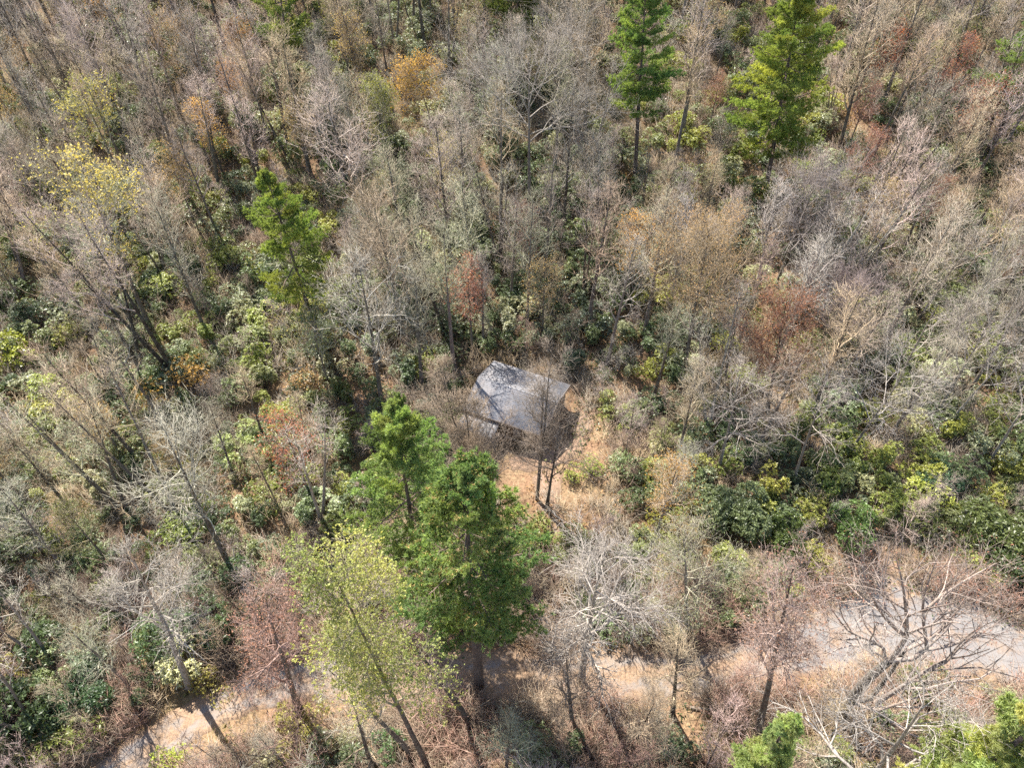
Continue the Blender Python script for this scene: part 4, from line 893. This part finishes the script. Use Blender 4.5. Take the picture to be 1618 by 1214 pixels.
# saplings
ns = 0
def ok_sap(x, y, z): return not in_cabin(x, y, 1.2) and road_dist(x, y) > .6 and in_frame(x, y, z, 6)
for x, y, z in poisson(2600, 4.6, ok_sap, keybases):
    px, py, d = project((x, y, z)); h = rng.uniform(3.5, 7.5) * (1 if py < 1000 else .85)
    if not clear_of(x, y, z, h, 1.2, KEEP[:5]): continue
    if py < 230 and rng.uniform() < .5: continue
    if ns >= 215: break
    k = rng.integers(3); tint = [pick(px, py), BROWN, PINK][rng.integers(3)] if py < 980 else [REDB, BROWN, TAN, PINK][rng.integers(4)]
    put_variant(SAP[k], "sapling", (x, y, z), f"{['upright', 'clumped multi-stemmed', 'thin'][k]} {TW.get(tint, 'grey')} leafless sapling {region(px, py)}", "sapling", "saplings " + region(px, py), h, rng.uniform(0, 6.28), jitter(MIDB, rng), jitter(tint, rng), tilt=(rng.normal() * .08, rng.normal() * .08)); ns += 1

nr = 0
for x, y, z in poisson(5000, 2.3, lambda x, y, z: y < 29 and road_dist(x, y) > .3 and in_frame(x, y, z, 8), keybases):
    if nr >= 80: break
    px, py, d = project((x, y, z)); h = rng.uniform(4.5, 10.5)
    if py < 930 or not clear_of(x, y, z, h, 1.0, KEEP[:2] + KEEP[3:5]): continue
    k = rng.integers(3); tint = [REDB, BROWN, TAN, PINK, TAN][rng.integers(5)]
    put_variant(SAP[k], "sapling", (x, y, z), f"{['slim', 'bushy', 'wand-like'][k]} tall {TW[tint]} roadside sapling {region(px, py)}", "sapling", "roadside saplings " + region(px, py), h, rng.uniform(0, 6.28), jitter(DARKB, rng), jitter(tint, rng), tilt=(rng.normal() * .1, rng.normal() * .12), wide=.8); nr += 1

# evergreen shrubs of the understorey
def shrub_p(px, py):
    if py < 250: return .7 if 430 < px < 1120 else .5
    if 540 < px < 1020 and py < 570: return .95
    if px < 580 and py > 400: return .9
    if px > 1300 and py > 380 and py < 880: return .9
    if py > 1000: return .06 if 440 < px < 1300 else .3
    return .75
nh = 0; shrubs = []
def ok_sh(x, y, z): return not in_cabin(x, y, 1.0) and road_dist(x, y) > .9 and in_frame(x, y, z, 2)
SHKEEP = KEEP[:5] + [(780, 700, 960, 800), (1310, 850, 1480, 960)]
for x, y, z in poisson(30000, 1.75, ok_sh, [tuple(at(*s[2])[:2]) for s in SHRUBS]):
    px, py, d = project((x, y, z))
    if rng.uniform() > shrub_p(px, py): continue
    s = rng.uniform(.45, 1.25)
    if not clear_of(x, y, z, 2.3 * s, 1.5 * s, SHKEEP, lo=.1): continue
    shrubs.append((d / s, x, y, z, s, px, py))
shrubs.sort(key=lambda t: t[0])
def shrub_col(px, py):
    if px > 1250 and py > 480: return [(LYG, "yellow-green"), (LG, "green"), (LYG, "yellow-green"), (LGY, "grey-green")][rng.integers(4)]
    if 540 < px < 1010 and py < 570: return [(LGY, "grey-green"), (LGY, "grey-green"), (LG, "green"), (LDK, "dark green")][rng.integers(4)]
    return [(LG, "green"), (LGY, "grey-green"), (LG, "green"), (LDK, "dark green"), (LYG, "yellow-green")][rng.integers(5)]
rest_sh = []
for i, (_, x, y, z, s, px, py) in enumerate(shrubs):
    if i >= 272: rest_sh.append((x, y, z, s, shrub_col(px, py)[0])); continue
    k = rng.integers(len(LAUREL)); c, w = shrub_col(px, py)
    put_shrub(LAUREL[k], "laurel_shrub", (x, y, z), f"{'tall upright' if k > 3 else 'small' if s < .85 else 'medium' if s < 1.1 else 'large'} {w} laurel shrub {region(px, py)}", "evergreen shrub", "laurel shrubs " + region(px, py), s, rng.uniform(0, 6.28), jitter(c, rng, .2), hs=rng.uniform(.75, 1.1))

# what nobody could count: the farther trees past the first few hundred, low brush, ground plants
def scatter(name, sources, pts, scales, seed):
    """one object: its mesh holds the source plants and the points; geometry nodes set copies of the plants on the points"""
    r = np.random.default_rng(seed); n = len(pts)
    V = [np.asarray(pts, np.float32).reshape(-1, 3)]; src = [np.full(n, -1)]; off = n; loops = []; starts = []; tot = 0; mats = []; mi = []
    for k, me in enumerate(sources):
        v = np.empty(len(me.vertices) * 3, np.float32); me.vertices.foreach_get("co", v); V.append(v.reshape(-1, 3)); src.append(np.full(len(me.vertices), k))
        lo = np.empty(len(me.loops), np.int32); me.loops.foreach_get("vertex_index", lo); loops.append(lo + off)
        ls = np.empty(len(me.polygons), np.int32); me.polygons.foreach_get("loop_start", ls); starts.append(ls + tot); tot += len(lo); off += len(me.vertices)
    me = bpy.data.meshes.new(name); V = np.concatenate(V); me.vertices.add(len(V)); me.vertices.foreach_set("co", V.ravel())
    L_ = np.concatenate(loops).astype(np.int32); S_ = np.concatenate(starts).astype(np.int32)
    me.loops.add(len(L_)); me.loops.foreach_set("vertex_index", L_); me.polygons.add(len(S_)); me.polygons.foreach_set("loop_start", S_)
    me.materials.append(sources[0].materials[0]); me.update(calc_edges=True)
    N_ = len(V); pad = lambda a, sh, ty: np.concatenate([a, np.zeros((N_ - n,) + sh)]).astype(ty)
    rot = np.zeros((n, 3)); rot[:, :2] = r.normal(size=(n, 2)) * .05; rot[:, 2] = r.uniform(0, 6.28, n)
    me.attributes.new("rot", 'FLOAT_VECTOR', 'POINT').data.foreach_set("vector", pad(rot, (3,), np.float32).ravel())
    me.attributes.new("sca", 'FLOAT', 'POINT').data.foreach_set("value", pad(np.asarray(scales), (), np.float32))
    me.attributes.new("which", 'INT', 'POINT').data.foreach_set("value", pad(r.integers(0, len(sources), n), (), np.int32))
    me.attributes.new("src", 'INT', 'POINT').data.foreach_set("value", np.concatenate(src).astype(np.int32))
    o = link(name, me); tag(o, kind="stuff")
    ng = bpy.data.node_groups.new(name, 'GeometryNodeTree'); ng.interface.new_socket("Geometry", in_out='INPUT', socket_type='NodeSocketGeometry'); ng.interface.new_socket("Geometry", in_out='OUTPUT', socket_type='NodeSocketGeometry')
    N = ng.nodes; Lk = ng.links; gi = N.new("NodeGroupInput"); go = N.new("NodeGroupOutput"); jn = N.new("GeometryNodeJoinGeometry")
    def attr(nm, ty):
        a = N.new("GeometryNodeInputNamedAttribute"); a.data_type = ty; a.inputs[0].default_value = nm; return [q for q in a.outputs if q.enabled][0]
    ar, asc, aw, asr = attr("rot", 'FLOAT_VECTOR'), attr("sca", 'FLOAT'), attr("which", 'INT'), attr("src", 'INT')
    def eq(a, k):
        c = N.new("FunctionNodeCompare"); c.data_type = 'INT'; c.operation = 'EQUAL'; ins = [q for q in c.inputs if q.enabled]; Lk.new(a, ins[0]); ins[1].default_value = k; return c.outputs[0]
    def sep(k):
        q = N.new("GeometryNodeSeparateGeometry"); q.domain = 'POINT'; Lk.new(gi.outputs[0], q.inputs[0]); Lk.new(eq(asr, k), q.inputs[1]); return q.outputs[0]
    P_ = sep(-1)
    for k in range(len(sources)):
        ip = N.new("GeometryNodeInstanceOnPoints"); Lk.new(P_, ip.inputs[0]); Lk.new(eq(aw, k), ip.inputs[1]); Lk.new(sep(k), ip.inputs[2]); Lk.new(ar, ip.inputs[5]); Lk.new(asc, ip.inputs[6])
        Lk.new(ip.outputs[0], jn.inputs[0])
    Lk.new(jn.outputs[0], go.inputs[0])
    md = o.modifiers.new("scatter", 'NODES'); md.node_group = ng
    return o
if rest:
    for nm, c, part in (("far_bare_trees", PINK, 0), ("far_tan_trees", TAN, 1), ("far_grey_trees", GREY, 2)):
        r_ = rest[part::3]; o = scatter(nm, [v.crown for v in VAR], [(t[1], t[2], t[3]) for t in r_], [t[4] / 17 for t in r_], 5 + part); o.color = (*c, 1)
        o = scatter(nm.replace("trees", "trunks"), [v.trunk for v in VAR], [(t[1], t[2], t[3]) for t in r_], [t[4] / 17 for t in r_], 5 + part); o.color = (*MIDB, 1)
for nm, c, sd in (("green_thicket", LG, 31), ("grey_green_thicket", LGY, 32), ("yellow_green_thicket", LYG, 33), ("dark_green_thicket", LDK, 34)):
    r_ = [t for t in rest_sh if t[4] == c]
    if not r_: continue
    o = scatter(nm, [v[1] for v in LAUREL], [t[:3] for t in r_], [t[3] for t in r_], sd); o.color = (*c, 1)

def clump(seed, k=26, hgt=1.5):
    """a clump of bare woody stems with forking tips"""
    r = np.random.default_rng(seed); A = r.normal(size=(k, 3)) * np.array([.3, .3, 0]); D = nrm(r.normal(size=(k, 3)) * .6 + np.array([0, 0, 1.0])); L = r.uniform(.5, 1.2, (k, 1)) * hgt
    mb = MB(); B = A + D * L; mb.cones(A, B, np.full(k, .018))
    for q in range(5):
        t = r.uniform(.3, .9, (k, 1)); s_ = A + D * L * t; mb.cones(s_, s_ + nrm(D + r.normal(size=D.shape) * .65) * L * r.uniform(.3, .7, (k, 1)), np.full(k, .012))
    return mb.mesh("brush_clump", [M_TWIG])
def herb(seed, q=36):
    r = np.random.default_rng(seed); mb = MB(); c = r.normal(size=(q, 3)) * np.array([.42, .42, .12]) + np.array([0, 0, .15]); d = r.normal(size=(q, 3)) + np.array([0, 0, .6]); s_ = r.uniform(.7, 1.4, q)
    mb.leaves(c, d, .19 * s_, .10 * s_, r); return mb.mesh("herb_clump", [M_LAUREL])
CL = [clump(40 + i) for i in range(5)]; HB = [herb(50 + i) for i in range(4)]
def field(n, seed, keepf, sz):
    r = np.random.default_rng(seed); y = 6 + 150 * r.uniform(size=n) ** .85; x = (r.uniform(size=n) * 2 - 1) * (50 + .8 * y); out = []
    for a, b in zip(x, y):
        z = float(T(a, b))
        if in_cabin(a, b, .6) or not in_frame(a, b, z, 1): continue
        px, py, _ = project((a, b, z))
        if 780 < px < 945 and 690 < py < 790 and r.uniform() < .7 or not keepf(a, b, px, py, r): continue
        out.append((a, b, z))
    return out, r.uniform(*sz, len(out))
def patch(a, b, k): return math.sin(a * .31 * k + 1.2 * math.sin(b * .19 * k)) + math.sin(b * .27 * k + a * .11 * k)
for nm, c, n, sd, ph in (("tan_brush", TAN, 5000, 71, .9), ("brown_brush", BROWN, 4500, 72, 1.3), ("grey_brush", GREY, 4500, 73, 1.1)):
    p_, s_ = field(n, sd, lambda a, b, px, py, r: road_dist(a, b) > .1 and patch(a + sd, b, ph) + r.normal() * .8 > (-.6 if py < 1000 else -.2), (.6, 1.7)); o = scatter(nm, [m for m in CL], p_, s_, sd); o.color = (*c, 1)
for nm, c, n, sd in (("roadside_russet_brush", REDB, 5200, 74), ("roadside_brown_brush", BROWN, 5200, 75), ("roadside_tan_brush", (.40, .315, .225), 4200, 76)):
    p_, s_ = field(n * 4, sd, lambda a, b, px, py, r: b < 30 and road_dist(a, b) > -.5 + (1.2 if px > 1230 and py < 1080 else 0) and patch(a + sd, b, 1.6) + r.normal() * .6 > .1, (.7, 1.9)); o = scatter(nm, CL, p_, s_, sd); o.color = (*c, 1)
for nm, c, n, sd, ph, th in (("green_ground_cover", (.085, .125, .05), 9000, 81, .9, .2), ("olive_ground_cover", (.16, .17, .06), 7000, 82, 1.2, .3), ("dry_fern_cover", (.30, .20, .10), 7000, 83, 1.0, .0)):
    p_, s_ = field(n, sd, lambda a, b, px, py, r: road_dist(a, b) > .25 and patch(a + sd, b, ph) + r.normal() * .7 > th - .35 + (.9 if py > 960 and nm[0] != 'd' else 0), (.7, 1.8)); o = scatter(nm, [m for m in HB], p_, s_, sd); o.color = (*c, 1)

# things whose label would otherwise be shared are told apart by their order in the view
def tell_apart():
    by = {}
    for o in COL.objects:
        if o.parent is None and "label" in o: by.setdefault(o["label"], []).append(o)
    word = {2: ["left-hand", "right-hand"], 3: ["leftmost", "middle", "rightmost"]}; num = ["leftmost", "second from left,", "third from left,", "fourth from left,", "fifth from left,", "sixth from left,", "seventh from left,", "eighth from left,", "ninth from left,", "tenth from left,"]
    for lab, os_ in by.items():
        if len(os_) < 2: continue
        os_.sort(key=lambda o: project(o.location)[0]); n = len(os_)
        for i, o in enumerate(os_):
            w = word[n][i] if n in word else "rightmost" if i == n - 1 else num[min(i, 9)]
            o["label"] = w + " " + lab
tell_apart()
print("trees", len(trees), "rest", len(rest), "bud", nb, "sap", ns, "shrubs", len(shrubs), "rest", len(rest_sh))
tt = sum(sum(len(p.vertices) - 2 for p in me.polygons) for me in bpy.data.meshes if len(me.polygons) < 3000) + sum(len(me.loops) - 2 * len(me.polygons) for me in bpy.data.meshes if len(me.polygons) >= 3000)
print("triangles", tt)
